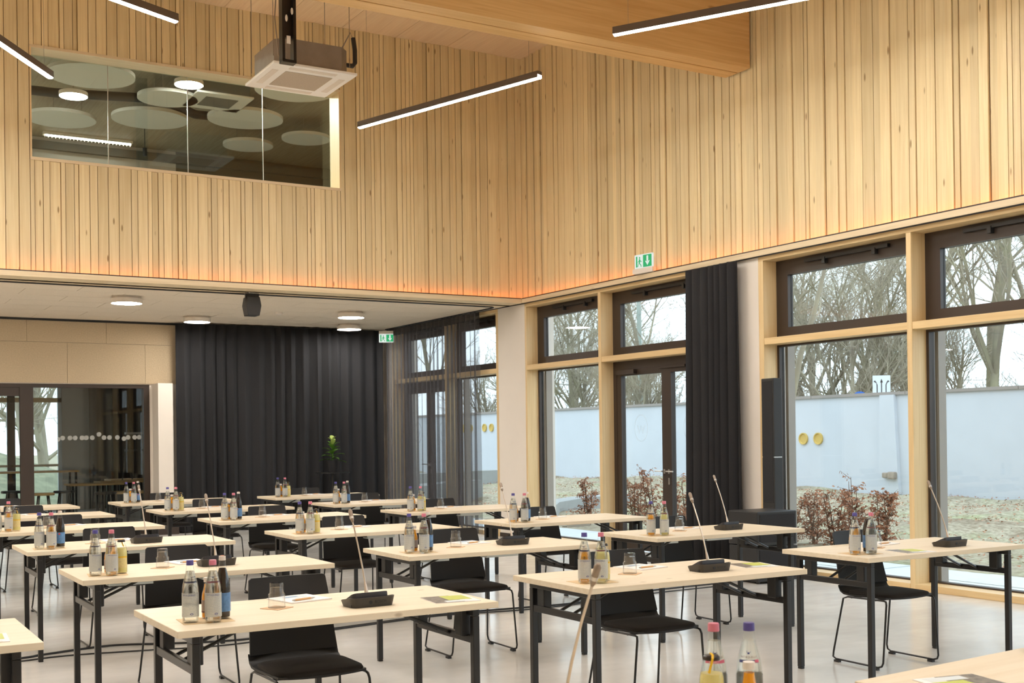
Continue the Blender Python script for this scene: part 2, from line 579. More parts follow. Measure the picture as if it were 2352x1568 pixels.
MAT = {
    'board': wood('spruce_boards', lin(236, 217, 174), lin(222, 199, 152), vary=0.13, knots=0.9, knot_size=0.1, knot_scale=(8, 8, 2.0)),
    'board_back': plain('shadow_gap_backing', lin(186, 136, 80), 0.9),
    'beam': wood('glulam_beam', lin(224, 184, 126), lin(208, 164, 104), 'X', knots=0.6, knot_scale=(3, 3, 0.9), vary=0.04),
    'plywood': wood('ceiling_plywood', lin(240, 216, 182), lin(228, 200, 164), 'Y', knots=0.2, vary=0.08),
    'fascia': wood('fascia_spruce', lin(230, 212, 180), lin(218, 196, 160), 'X', knots=0.35, vary=0.05),
    'fascia_y': wood('fascia_spruce_side', lin(230, 212, 180), lin(218, 196, 160), 'Y', knots=0.35, vary=0.05),
    'frame_v': wood('window_spruce_upright', lin(234, 208, 162), lin(222, 192, 142), 'Z', knots=0.05, vary=0.06, rough=0.4),
    'frame_y': wood('window_spruce_rail', lin(232, 206, 158), lin(220, 188, 138), 'Y', knots=0.05, vary=0.06, rough=0.4),
    'table': wood('pale_spruce_tabletop', lin(232, 219, 195), lin(222, 206, 178), 'X', grain=(30, 30, 1.6), knots=0.55, knot_scale=(7, 7, 3.6), knot_size=0.09, vary=0.03, rough=0.42),
    'concrete_floor': concrete_floor(),
    'black_metal': plain('black_powder_coat', (0.012, 0.012, 0.013, 1), 0.35),
    'black_plastic': plain('black_plastic', (0.02, 0.02, 0.021, 1), 0.45),
    'chair_shell': plain('black_stained_plywood', (0.010, 0.0095, 0.010, 1), 0.5, spec=0.4),
    'seat_fabric': plain('charcoal_seat_felt', (0.02, 0.016, 0.014, 1), 0.95, noise=0.3, nscale=400),
    'mic_base': plain('warm_black_plastic', (0.035, 0.031, 0.027, 1), 0.42),
    'mic_inlay': plain('mic_base_inlay', (0.05, 0.05, 0.06, 1), 0.25),
    'mic_neck': plain('satin_nickel', (0.62, 0.55, 0.47, 1), 0.33, metal=0.85),
    'mic_head': plain('mic_grille', (0.32, 0.26, 0.21, 1), 0.45, metal=0.6),
    'letter_dark': plain('dark_lettering', (0.012, 0.012, 0.012, 1), 0.5),
    'curtain': plain('charcoal_curtain', (0.02, 0.02, 0.023, 1), 0.9, noise=0.25, nscale=120),
    'sheer': veil('sheer_black_voile', (0.07, 0.07, 0.08, 1), 0.52),
    'sheer_head': veil('voile_heading', (0.02, 0.02, 0.022, 1), 0.86),
    'window_glass': thin_glass('window_glass', (0.95, 0.975, 0.975, 1), 1.45),
    'upper_glass': thin_glass('partition_glass', (0.86, 0.93, 0.9, 1), 1.5, 1.5),
    'bottle_glass': thin_glass('bottle_glass', (0.99, 1.0, 0.99, 1), 1.5),
    'tumbler_glass': thin_glass('tumbler_glass', (0.995, 0.997, 0.997, 1), 1.5, 1.3),
    'water': liquid('water', (0.99, 1.0, 0.985, 1)),
    'cola': plain('cola', (0.012, 0.004, 0.003, 1), 0.06),
    'juice': plain('orange_juice', lin(240, 160, 12), 0.15),
    'lemonade': plain('cloudy_lemonade', lin(226, 214, 140), 0.2),
    'cap_blue': plain('blue_cap', lin(84, 78, 150), 0.4),
    'cap_pink': plain('pink_cap', lin(212, 124, 144), 0.4),
    'cap_white': plain('white_cap', lin(230, 222, 214), 0.45),
    'cap_orange': plain('orange_print', lin(226, 120, 60), 0.5),
    'cap_black': plain('black_crown_cap', lin(40, 30, 24), 0.35),
    'pull_tab': plain('yellow_pull_tab', lin(238, 190, 20), 0.45),
    'label_back': print_label('water_label_print', lin(206, 208, 200), lin(160, 166, 176), 90, 0.85),
    'label_blue': plain('cola_label_blue', lin(104, 150, 204), 0.4, noise=0.35, nscale=60),
    'label_grey': plain('juice_label', lin(176, 158, 146), 0.5, noise=0.2, nscale=120),
    'label_yellow': plain('lemonade_label', lin(232, 214, 150), 0.5, noise=0.15, nscale=120),
    'ink_blue': plain('blue_ink', lin(62, 70, 140), 0.5),
    'ink_brown': plain('brown_ink', lin(116, 76, 70), 0.5),
    'ink_pink': plain('pink_ink', lin(214, 106, 134), 0.5),
    'ink_red': plain('red_ink', lin(214, 70, 50), 0.5),
    'ink_black': plain('black_ink', (0.01, 0.01, 0.01, 1), 0.5),
    'ink_white': plain('white_ink', lin(236, 236, 240), 0.5),
    'ink_yellow': plain('yellow_ink', lin(236, 190, 40), 0.5),
    'cork': plain('coaster_card', lin(222, 186, 148), 0.8, noise=0.12, nscale=60),
    'mat': plain('bottle_mat_paper', lin(226, 198, 154), 0.8, noise=0.1, nscale=60),
    'paper': plain('white_paper', lin(240, 236, 234), 0.7),
    'card': plain('pale_card', lin(214, 222, 224), 0.5),
    'pen_wood': plain('pen_bamboo', lin(218, 172, 118), 0.5),
    'brochure_green': plain('brochure_green_print', lin(196, 204, 92), 0.35),
    'brochure_photo': plain('brochure_photo_print', lin(150, 140, 128), 0.35, noise=0.75, nscale=45),
    'dark_frame': plain('dark_bronze_aluminium', lin(58, 47, 40), 0.42),
    'grey_rail': plain('grey_blind_rail', lin(150, 142, 134), 0.5),
    'silver': plain('brushed_steel', (0.62, 0.6, 0.57, 1), 0.3, metal=0.9),
    'plaster': plain('white_plaster', lin(232, 224, 214), 0.9, noise=0.03, nscale=3),
    'fibre': plain('wood_fibre_panel', lin(202, 182, 152), 0.95, noise=0.16, nscale=55, bump=0.3),
    'soffit': plain('soffit_fibre_panel', lin(232, 218, 198), 0.95, noise=0.1, nscale=45, bump=0.25),
    'room_wall': plain('timber_toned_wall', lin(232, 216, 190), 0.8),
    'ac_white': plain('ac_white_plastic', lin(246, 242, 236), 0.5),
    'ac_grille': plain('ac_grille', lin(196, 180, 160), 0.7, noise=0.3, nscale=220),
    'galv': plain('galvanised_sheet', lin(156, 146, 136), 0.5, metal=0.35, noise=0.15, nscale=8),
    'lamp_body': plain('lamp_housing', lin(96, 82, 70), 0.45, metal=0.4),
    'lamp_white': plain('lamp_white_enamel', lin(226, 216, 204), 0.5),
    'pendant_light': emissive('pendant_diffuser', (1.0, 0.965, 0.92, 1), PENDANT_STRENGTH),
    'down_light': emissive('downlight_diffuser', (1.0, 0.94, 0.86, 1), DOWNLIGHT_STRENGTH),
    'upper_light': emissive('upper_room_diffuser', (1.0, 0.95, 0.88, 1), 620.0),
    'side_fill_light': emissive('side_room_fill_globe', (1.0, 0.93, 0.84, 1), 60.0),  # glow of the lamps added to brighten the side room
    'tube_glow': emissive('louvre_tube', (1.0, 0.96, 0.9, 1), 9.0),
    'cove': emissive('led_strip', (1.0, 0.24, 0.07, 1), COVE_STRENGTH),
    'sign_white': emissive('exit_sign_white', (0.9, 1.0, 0.95, 1), 0.7, 0.1),
    'sign_green': emissive('exit_sign_green', (0.02, 0.62, 0.22, 1), 0.55, 0.1),
    'wire': plain('steel_wire', (0.35, 0.3, 0.25, 1), 0.4, metal=0.6),
    'leaf_plant': plain('dumb_cane_leaf', lin(92, 138, 44), 0.4, noise=0.4, nscale=25),
    'leaf_plant_young': plain('dumb_cane_young_leaf', lin(176, 196, 104), 0.4, noise=0.2, nscale=25),
    'render_wall': plain('white_rendered_wall', lin(206, 212, 220), 0.9, noise=0.05, nscale=1.2, bump=0.1),
    'coping': plain('zinc_coping', lin(150, 142, 136), 0.5),
    'hole_yellow': plain('yellow_sleeve', lin(206, 176, 92), 0.6),
    'concrete': plain('pale_concrete', lin(168, 170, 168), 0.9, noise=0.12, nscale=4),
    'paving': plain('pale_paving', lin(214, 220, 222), 0.85, noise=0.08, nscale=6),
    'lawn': ground_mat(),
    'bark': bark_mat('winter_bark', lin(140, 130, 116), lin(164, 158, 136), 1.5),  # bark and twigs paled: haze is put into their colours
    'bark_moss': bark_mat('mossy_bark', lin(132, 124, 110), lin(152, 148, 122), 1.2),
    'twig': bark_mat('fine_twigs', lin(160, 150, 136), lin(182, 176, 154), 0.8),
    'beech_leaf': bark_mat('dry_beech_leaf', lin(140, 92, 66), lin(190, 138, 106), 9.0),
    'stem': plain('shrub_stem', lin(120, 96, 78), 0.9),
    'moss': plain('green_bank', lin(150, 152, 124), 1.0, noise=0.4, nscale=3),
    'sign_plate': plain('road_sign_white', lin(224, 232, 236), 0.5),
    'sign_back_blue': plain('road_sign_blue', lin(40, 110, 205), 0.5),
    'pole_green': plain('lamp_post_grey_green', lin(178, 192, 186), 0.5),
    'stone': plain('rough_stone', lin(172, 160, 146), 0.95, noise=0.3, nscale=12),
    'grey_ceiling': wood('upper_room_ceiling', lin(170, 158, 136), lin(150, 136, 112), 'Y', knots=0.0, vary=0.0),
    'disc': plain('acoustic_felt_disc', lin(206, 204, 196), 0.95),
    'grey_wall': plain('grey_wall', lin(196, 192, 184), 0.9),
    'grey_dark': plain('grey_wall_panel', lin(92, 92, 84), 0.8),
    'duct': plain('dark_duct', (0.02, 0.02, 0.02, 1), 0.5),
    'decal': veil('frosted_decal', lin(214, 214, 208), 0.5),
    'decal_blue': veil('pale_blue_print', lin(196, 214, 228), 0.2),
    'curtain_grey': plain('grey_curtain', lin(110, 104, 96), 0.9),
    'brown_curtain': plain('brown_curtain', lin(44, 38, 34), 0.9),
    'stool_wood': wood('stool_wood', lin(200, 170, 120), lin(180, 146, 96), 'X', vary=0.1),
}

# ------------------------------------------------------------------ key dimensions (metres)
XW = 8.75          # inner face of the window posts
XF = 8.94          # window frame plane
YB = 14.44         # front of the upper back wall boards
ZC = 6.85          # ceiling
ZS = 3.35          # soffit of the low zone
YA = 19.05         # far wall of the low zone
XL, YN = -5.5, -5.0

# ------------------------------------------------------------------ structure: floor, walls, ceiling
fl = struct(MB().box(XL, XF + 0.03, YN, 27.2, -0.12, 0.0).build('floor', MAT['concrete_floor']))

struct(MB().box(XL - 0.2, XL, YN, 19.3, 0, ZC + 0.1).build('wall_left', MAT['room_wall']))
struct(MB().box(XL, 9.3, YN - 0.2, YN, 0, ZC + 0.1).build('wall_behind', MAT['room_wall']))

ceil = struct(MB().box(XL, 9.3, YN, YB + 0.35, ZC + 0.03, ZC + 0.2).build('ceiling', MAT['board_back']))
xs = [8.82, 7.62, 6.84, 6.06, 5.28, 4.5, 3.72, 2.94, 2.16, 1.38, 0.6, -0.95, -2.5, -4.0, -5.5]
for i in range(len(xs) - 1):
    for y0, y1 in ((YN, 4.6), (4.604, YB + 0.3)):
        w_ = xs[i] - xs[i + 1] - 0.006
        MB().box(0, w_, 0, y1 - y0, 0, 0.03).build('plywood_panel', MAT['plywood'], ceil, loc=(xs[i + 1], y0, ZC))

# beams across the hall, each a pair of timbers with a groove between
for yb0 in (9.62, 1.9):
    bm_ = struct(link('trim_beam', None, None, (0, yb0, 5.40)))
    MB().box(XL, 8.76, 0, 0.185, 0, ZC - 5.40).build('beam_half', MAT['beam'], bm_)
    MB().box(XL, 8.76, 0.205, 0.39, 0, ZC - 5.40).build('beam_half', MAT['beam'], bm_)
    MB().box(XL, 8.7, 0.185, 0.205, 0.02, ZC - 5.40).build('beam_filler', MAT['beam'], bm_)

# ---- board cladding
WIDTHS = [0.05, 0.06, 0.075, 0.09, 0.1, 0.12, 0.145]
_bm = {}


def board_mesh(w, h, t=0.022):
    k = (w, round(h, 3))
    if k not in _bm:
        _bm[k] = MB().box(0, w - 0.007, 0, t, 0, h).mesh('board', MAT['board'])
    return _bm[k]


Z0B = 3.43
wb = struct(MB().box(XL, 2.21, YB + 0.03, YB + 0.3, Z0B, ZC + 0.03).box(6.02, 9.1, YB + 0.03, YB + 0.3, Z0B, ZC + 0.03)
            .box(2.21, 6.02, YB + 0.03, YB + 0.3, Z0B, 4.70).box(2.21, 6.02, YB + 0.03, YB + 0.3, 6.03, ZC + 0.03).build('wall_back', MAT['board_back']))
WX0, WX1, WZ0, WZ1 = 2.21, 6.02, 4.715, 6.015
x = 8.79
rb = random.Random(5)
while x > 1.2:
    w_ = rb.choice(WIDTHS)
    for lim in (WX1, WX0):
        if x > lim + 1e-6 and x - w_ < lim + 0.03:
            w_ = round(x - lim, 4)
    x -= w_
    dy = rb.choice([0.0, 0.0, 0.006, 0.012, 0.022])
    segs = [(Z0B, ZC + 0.02)]
    if x > WX0 - 0.01 and x + w_ < WX1 + 0.01:
        segs = [(Z0B, WZ0 - 0.012), (WZ1 + 0.012, ZC + 0.02)]
    for a, b_ in segs:
        link('board', board_mesh(w_, b_ - a), wb, (x, YB + dy - 0.016, a))
st = MB()
while x > XL:
    w_ = rb.choice(WIDTHS)
    x -= w_
    dy = rb.choice([0.0, 0.0, 0.006, 0.012, 0.022])
    st.box(x, x + w_ - 0.005, YB + dy - 0.012, YB + dy + 0.02, Z0B, ZC + 0.02)
o = st.build('boards_beyond', MAT['board'], wb)
o['kind'] = 'stuff'

XCL = 8.80
wr = struct(MB().box(XCL + 0.03, 9.1, YN, YB + 0.3, 3.36, ZC + 0.03).build('wall_right', MAT['board_back']))
y = YB + 0.02
while y > 4.2:
    w_ = rb.choice(WIDTHS)
    y -= w_
    dx = rb.choice([0.0, 0.0, 0.006, 0.012, 0.022])
    link('board', board_mesh(w_, ZC + 0.02 - Z0B), wr, (XCL + dx - 0.012, y + w_ - 0.005, Z0B), RAD(-90))
st = MB()
while y > YN:
    w_ = rb.choice(WIDTHS)
    y -= w_
    dx = rb.choice([0.0, 0.0, 0.006, 0.012, 0.022])
    st.box(XCL + dx - 0.012, XCL + dx + 0.02, y, y + w_ - 0.005, Z0B, ZC + 0.02)
o = st.build('boards_beyond', MAT['board'], wr)
o['kind'] = 'stuff'

# fascia boards under the cladding, LED strip hidden on top, black strip drawn as the gap's shade, curtain track below
tf = struct(MB().box(XL, 8.715, YB - 0.095, YB + 0.3, ZS, 3.412).build('trim_1', MAT['fascia'], bevel=0.004))
MB().box(XL, 8.71, YB - 0.092, YB - 0.08, 3.412, 3.424).build('shadow_gap_strip', MAT['black_metal'], tf)  # black strip stands in for the shaded gap below the boards
led = MB().box(XL, 8.70, YB - 0.074, YB - 0.060, 3.413, 3.417).build('led_strip', MAT['cove'], tf)
tf2 = struct(MB().box(8.715, XCL + 0.04, YN, YB + 0.3, ZS, 3.412).build('trim_2', MAT['fascia_y'], bevel=0.004))
MB().box(8.718, 8.730, YN, YB - 0.09, 3.412, 3.424).build('shadow_gap_strip', MAT['black_metal'], tf2)  # same black stand-in for the gap's shade on the window side
MB().box(8.736, 8.750, YN, YB - 0.08, 3.413, 3.417).build('led_strip', MAT['cove'], tf2)

# ---- upper internal window
wu = struct(link('window_1', None))
YG = YB + 0.27
MB().box(WX0, WX1, YB - 0.025, YG + 0.03, WZ0 - 0.012, WZ0 + 0.022).build('sill', MAT['fascia'], wu)
MB().box(WX0, WX1, YB - 0.02, YG + 0.03, WZ1 - 0.02, WZ1 + 0.012).build('head_lining', MAT['fascia'], wu)
MB().box(WX0, WX0 + 0.02, YB - 0.02, YG + 0.03, WZ0 + 0.022, WZ1 - 0.02).build('jamb_lining', MAT['frame_v'], wu)
MB().box(WX1 - 0.02, WX1, YB - 0.02, YG + 0.03, WZ0 + 0.022, WZ1 - 0.02).build('jamb_lining', MAT['frame_v'], wu)
gx = [WX0 + 0.02, 3.14, 4.10, 5.07, WX1 - 0.02]
for i in range(4):
    MB().box(gx[i] + 0.004, gx[i + 1] - 0.004, YG, YG + 0.012, WZ0 + 0.022, WZ1 - 0.02).build('pane', MAT['upper_glass'], wu)
for i in (1, 2, 3):
    MB().box(gx[i] - 0.004, gx[i] + 0.004, YG - 0.001, YG + 0.013, WZ0 + 0.022, WZ1 - 0.02).build('glass_joint', MAT['silver'], wu)

# ---- room behind the upper window
struct(MB().box(0.5, 9.2, YB + 0.3, 22.3, 6.82, 7.0).build('ceiling_upper_room', MAT['grey_ceiling']))
struct(MB().box(0.5, 9.2, YB + 0.3, 22.3, ZS + 0.06, 3.65).build('floor_upper_room', MAT['grey_dark']))
struct(MB().box(0.5, 5.9, 22.0, 22.2, 3.65, 6.82).build('wall_upper_room', MAT['grey_wall']))
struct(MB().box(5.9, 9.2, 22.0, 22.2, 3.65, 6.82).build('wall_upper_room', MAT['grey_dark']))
struct(MB().box(0.3, 0.5, YB + 0.3, 22.3, 3.65, 6.82).build('wall_upper_room', MAT['grey_wall']))
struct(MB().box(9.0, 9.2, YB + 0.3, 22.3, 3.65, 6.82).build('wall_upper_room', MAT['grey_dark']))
struct(MB().box(0.5, 9.0, 21.9, 22.0, 6.60, 6.74).build('trim_upper_room', MAT['grey_dark']))

# ---- low zone: soffit panels, far wall
so = struct(MB().box(XL, 8.9, YB + 0.28, YA + 0.3, ZS + 0.03, ZS + 0.06).build('ceiling_low_zone', MAT['board_back']))
MB().box(XL, 8.72, YB + 0.2, 14.84, ZS, ZS + 0.03).build('soffit_margin', MAT['fascia'], so)
rs_ = random.Random(3)
yy = 14.87
k = 0
while yy < YA:
    y1 = min(yy + 0.6, YA)
    xx = 8.9 - (0.6 if k % 2 else 1.2)
    last = 8.9
    while last > 0.8:
        MB().box(0, last - xx - 0.007, 0, y1 - yy - 0.007, 0, 0.03).build('soffit_panel', MAT['soffit'], so, loc=(xx, yy, ZS))
        last = xx
        xx -= 1.2
    yy = y1
    k += 1
MB().box(XL, last - 0.004, 14.87, YA, ZS, ZS + 0.03).build('soffit_field', MAT['soffit'], so)
# black curtain track recessed in the soffit, turning round the corner
tp = [(XL, 14.855)] + [(8.45, 14.855)]
for a in range(0, 91, 15):
    tp.append((8.45 + 0.15 * math.sin(RAD(a)), 15.005 - 0.15 * math.cos(RAD(a))))
tp.append((8.60, 18.7))
tt = struct(MB().tube([(px, py, ZS - 0.002) for px, py in tp], 0.016, 6).build('trim_track', MAT['black_metal']))
struct(MB().tube([(8.715, YN, ZS - 0.006), (8.715, 14.2, ZS - 0.006), (8.70, 15.6, ZS - 0.004), (8.66, 18.7, ZS - 0.004)], 0.008, 6).build('trim_track', MAT['black_metal']))

wf = struct(MB().box(XL, 4.91, YA + 0.03, YA + 0.22, 2.36, ZS + 0.06).box(4.66, 9.2, YA + 0.03, YA + 0.22, 0, 2.36).box(4.91, 9.2, YA + 0.03, YA + 0.22, 2.36, ZS + 0.06)
            .box(XL, 0.4, YA + 0.03, YA + 0.22, 0, 2.36).build('wall_far', MAT['plaster']))
for row, (z0, z1, xj) in enumerate(((2.37, 2.99, [5.12, 4.59, 3.42, 2.25, 1.05, -0.1]), (2.99, 3.35, [5.12, 4.00, 2.84, 1.66, 0.5, -0.1]))):
    for i in range(len(xj) - 1):
        MB().box(xj[i + 1] + 0.002, xj[i] - 0.002, 0, 0.03, z0 + 0.002, z1 - 0.002).build('fibre_panel', MAT['fibre'], wf, loc=(0, YA, 0))
struct(MB().box(XL, 5.1, YA - 0.02, YA + 0.01, ZS - 0.035, ZS - 0.002).build('trim_shadow', MAT['black_metal']))
# white reveal beside the glass partition
wcol = struct(MB().box(4.70, 4.93, YA - 0.34, YA + 0.03, 0.62, 2.37).build('wall_reveal', MAT['plaster']))
struct(MB().box(4.64, 5.0, YA - 0.36, YA + 0.03, 0.0, 0.62).build('wall_plinth', MAT['dark_frame']))

# ---- glass partition in the far wall
gp = struct(link('door_1', None))
MB().box(0.4, 4.66, YA + 0.04, YA + 0.12, 2.30, 2.365).build('head_frame', MAT['dark_frame'], gp)
MB().box(4.57, 4.66, YA + 0.04, YA + 0.12, 0, 2.30).build('jamb', MAT['dark_frame'], gp)
MB().box(2.74, 2.93, YA + 0.03, YA + 0.12, 0, 2.30).build('mullion', MAT['dark_frame'], gp)
MB().box(0.4, 0.5, YA + 0.04, YA + 0.12, 0, 2.30).build('jamb', MAT['dark_frame'], gp)
MB().box(2.93, 4.57, YA + 0.04, YA + 0.12, 0, 0.09).build('bottom_rail', MAT['dark_frame'], gp)
MB().box(1.5, 2.74, YA + 0.05, YA + 0.11, 0.0, 0.12).build('leaf_rail', MAT['dark_frame'], gp)
MB().box(1.5, 2.74, YA + 0.05, YA + 0.11, 2.17, 2.30).build('leaf_rail', MAT['dark_frame'], gp)
MB().box(1.4, 1.5, YA + 0.05, YA + 0.11, 0.0, 2.30).build('leaf_stile', MAT['dark_frame'], gp)
MB().box(2.93, 4.57, YA + 0.075, YA + 0.087, 0.09, 2.30).build('pane', MAT['window_glass'], gp)
MB().box(1.5, 2.74, YA + 0.075, YA + 0.087, 0.12, 2.17).build('pane', MAT['window_glass'], gp)
MB().box(0.5, 1.4, YA + 0.075, YA + 0.087, 0.0, 2.30).build('pane', MAT['window_glass'], gp)
for i, (px, pz) in enumerate(((112, 0), (128, -3), (139, 0), (156, 0), (168, 0), (184, 0), (194, 0), (208, 0), (224, 8), (236, 0), (249, 0), (268, 0), (284, -3), (294, 0), (310, 0), (321, 0))):
    cx_ = 3.18 + (px - 112) * (4.50 - 3.18) / (321 - 112)
    MB().add([(cx_ + 0.036 * math.cos(a * math.pi / 8), YA + 0.071, 1.53 + pz * 0.0065 + 0.036 * math.sin(a * math.pi / 8)) for a in range(16)], [tuple(range(16))]).build('frosted_dot', MAT['decal'], gp)

# ------------------------------------------------------------------ window wall
def member(name, x0, x1, y0, y1, z0, z1, m):
    return struct(MB().box(x0, x1, y0, y1, z0, z1).build(name, m, bevel=0.004))


XO = XF + 0.1
posts = [(15.085, 15.155), (16.735, 16.80), (18.70, 18.77), (14.29, 14.33), (12.46, 12.52), (10.38, 10.45), (9.45, 9.523), (7.483, 7.542), (5.48, 5.54), (3.48, 3.54), (1.48, 1.54), (-0.52, -0.46), (-2.52, -2.46), (-4.98, -4.92)]
for a, b_ in posts:
    member('trim_post', XW, XO, a, b_, 0.0, 3.30, MAT['frame_v'])
spans = [(15.155, 16.735, 'w'), (16.80, 18.70, 'd'), (12.52, 14.29, 'w'), (10.45, 12.46, 'd'), (7.542, 9.45, 'w'), (5.54, 7.483, 'w'), (3.54, 5.48, 'w'), (1.54, 3.48, 'w'), (-0.46, 1.48, 'w'), (-2.46, -0.52, 'w'), (-4.92, -2.52, 'w')]
wn, dn = 2, 2
for a, b_, kind in spans:
    member('trim_transom', XW + 0.005, XO, a, b_, 2.405, 2.475, MAT['frame_y'])
    if kind == 'w':
        member('trim_sill', XW - 0.005, XO, a, b_, 0.0, 0.06, MAT['frame_y'])
        w = struct(link('window_%d' % wn, None))
        wn += 1
    else:
        w = struct(link('door_%d' % dn, None))
        dn += 1
    # upper sash
    d0, d1 = XF, XF + 0.075
    MB().box(d0, d1, a, b_, 3.14, 3.30).build('sash_top_rail', MAT['dark_frame'], w)
    MB().box(d0, d1, a, b_, 2.475, 2.585).build('sash_bottom_rail', MAT['dark_frame'], w)
    MB().box(d0, d1, a, a + 0.11, 2.585, 3.14).build('sash_stile', MAT['dark_frame'], w)
    MB().box(d0, d1, b_ - 0.17, b_, 2.585, 3.14).build('sash_stile', MAT['dark_frame'], w)
    MB().box(d0 + 0.04, d0 + 0.06, a + 0.11, b_ - 0.17, 2.585, 3.14).build('pane', MAT['window_glass'], w)
    MB().box(d0 - 0.04, d0, a + 0.35, b_ - 0.45, 3.235, 3.27).box(d0 - 0.05, d0, a + 0.5, a + 0.54, 3.19, 3.25).box(d0 - 0.05, d0, b_ - 0.75, b_ - 0.71, 3.19, 3.25).build('window_opener', MAT['black_plastic'], w)
    if kind == 'w':
        MB().box(d0, d1, b_ - 0.03, b_, 0.06, 2.405).build('frame_stile', MAT['dark_frame'], w)
        MB().box(d0, d1, a, a + 0.03, 0.06, 2.405).build('frame_stile', MAT['dark_frame'], w)
        MB().box(d0, d1, a + 0.03, b_ - 0.03, 2.385, 2.405).build('frame_rail', MAT['dark_frame'], w)
        MB().box(d0, d1, a + 0.03, b_ - 0.03, 0.06, 0.075).build('frame_rail', MAT['dark_frame'], w)
        MB().box(d0 + 0.04, d0 + 0.06, a + 0.03, b_ - 0.03, 0.075, 2.385).build('pane', MAT['window_glass'], w)
        MB().box(d1 + 0.03, d1 + 0.13, b_ - 0.05, b_ - 0.01, 0.0, 2.40).build('blind_rail', MAT['grey_rail'], w)
        MB().box(d1 + 0.03, d1 + 0.13, a + 0.01, a + 0.05, 0.0, 2.40).build('blind_rail', MAT['grey_rail'], w)
    else:
        mid = (a + b_) / 2 - 0.08 if a < 14 else (a + b_) / 2
        MB().box(d0, d1 + 0.02, a, b_, 2.30, 2.405).build('head_frame', MAT['dark_frame'], w)
        MB().box(d0, d1 + 0.02, a, a + 0.07, 0.0, 2.30).build('door_jamb', MAT['dark_frame'], w)
        MB().box(d0, d1 + 0.02, b_ - 0.07, b_, 0.0, 2.30).build('door_jamb', MAT['dark_frame'], w)
        for l0, l1 in ((a + 0.07, mid), (mid, b_ - 0.07)):
            lf = MB().box(d0 + 0.005, d1, l0, l0 + 0.09, 0.02, 2.30).box(d0 + 0.005, d1, l1 - 0.09, l1, 0.02, 2.30).box(d0 + 0.005, d1, l0 + 0.09, l1 - 0.09, 0.02, 0.12).box(d0 + 0.005, d1, l0 + 0.09, l1 - 0.09, 2.22, 2.30).build('door_leaf', MAT['dark_frame'], w)
            MB().box(d0 + 0.035, d0 + 0.055, l0 + 0.09, l1 - 0.09, 0.12, 2.22).build('pane', MAT['window_glass'], lf)
            # round brand mark printed on the glass
            cy_, cz_ = (l0 + l1) / 2 + (0.04 if l0 > mid - 0.01 else 0.0), 1.55
            ring = MB()
            vs_, fs_ = [], []
            for k in range(32):
                an = 2 * math.pi * k / 32
                for rr in (0.125, 0.14):
                    vs_.append((d0 + 0.03, cy_ + rr * math.cos(an), cz_ + rr * 1.25 * math.sin(an)))
            for k in range(32):
                k2 = (k + 1) % 32
                fs_.append((2 * k, 2 * k + 1, 2 * k2 + 1, 2 * k2))
            ring.add(vs_, fs_).build('glass_mark', MAT['decal_blue'], lf)
            tm = text_mesh('w', 0.24)
            tm.materials.append(MAT['decal_blue'])
            to = link('glass_mark_letter', tm, lf, (d0 + 0.03, cy_, cz_))
            to.rotation_euler = (RAD(90), 0, RAD(-90))
        hd = MB()
        for s in (-1, 1):
            yh = mid + s * 0.045
            hd.box(d0 - 0.008, d0 + 0.005, yh - 0.014, yh + 0.014, 0.99, 1.045)
            hd.tube([(d0, yh, 1.02), (d0 - 0.05, yh, 1.02), (d0 - 0.05, yh + s * 0.13, 1.02)], 0.009, 8)
        hd.box(d0 - 0.006, d0 + 0.005, mid - 0.058, mid - 0.034, 0.86, 0.94)
        hd.build('door_handle', MAT['silver'], w, smooth=40)
        MB().box(d0 - 0.05, d0, b_ - 0.5, b_ - 0.12, 2.235, 2.29).box(d0 - 0.03, d0, mid - 0.4, mid + 0.1, 2.27, 2.295).build('door_closer', MAT['dark_frame'], w)
for a, b_ in ((15.085, 18.77), (10.38, 14.33), (YN, 9.523)):
    member('trim_header', XW, XO, a, b_, 3.30, ZS, MAT['frame_y'])
# plastered wall pieces between the bays
for i, (a, b_) in enumerate(((14.33, 15.085), (9.523, 10.38), (18.77, 19.3))):
    struct(MB().box(XW, XO + 0.2, a, b_, 0.0, 3.349).build('wall_pier', MAT['plaster']))
    struct(MB().box(XW - 0.012, XW, a + 0.003, b_ - 0.003, 0.0, 0.06).build('baseboard_pier', MAT['dark_frame']))
struct(MB().box(XW, XO + 0.2, 19.3, 27.2, 0.0, 3.345).build('wall_side_room', MAT['plaster']))


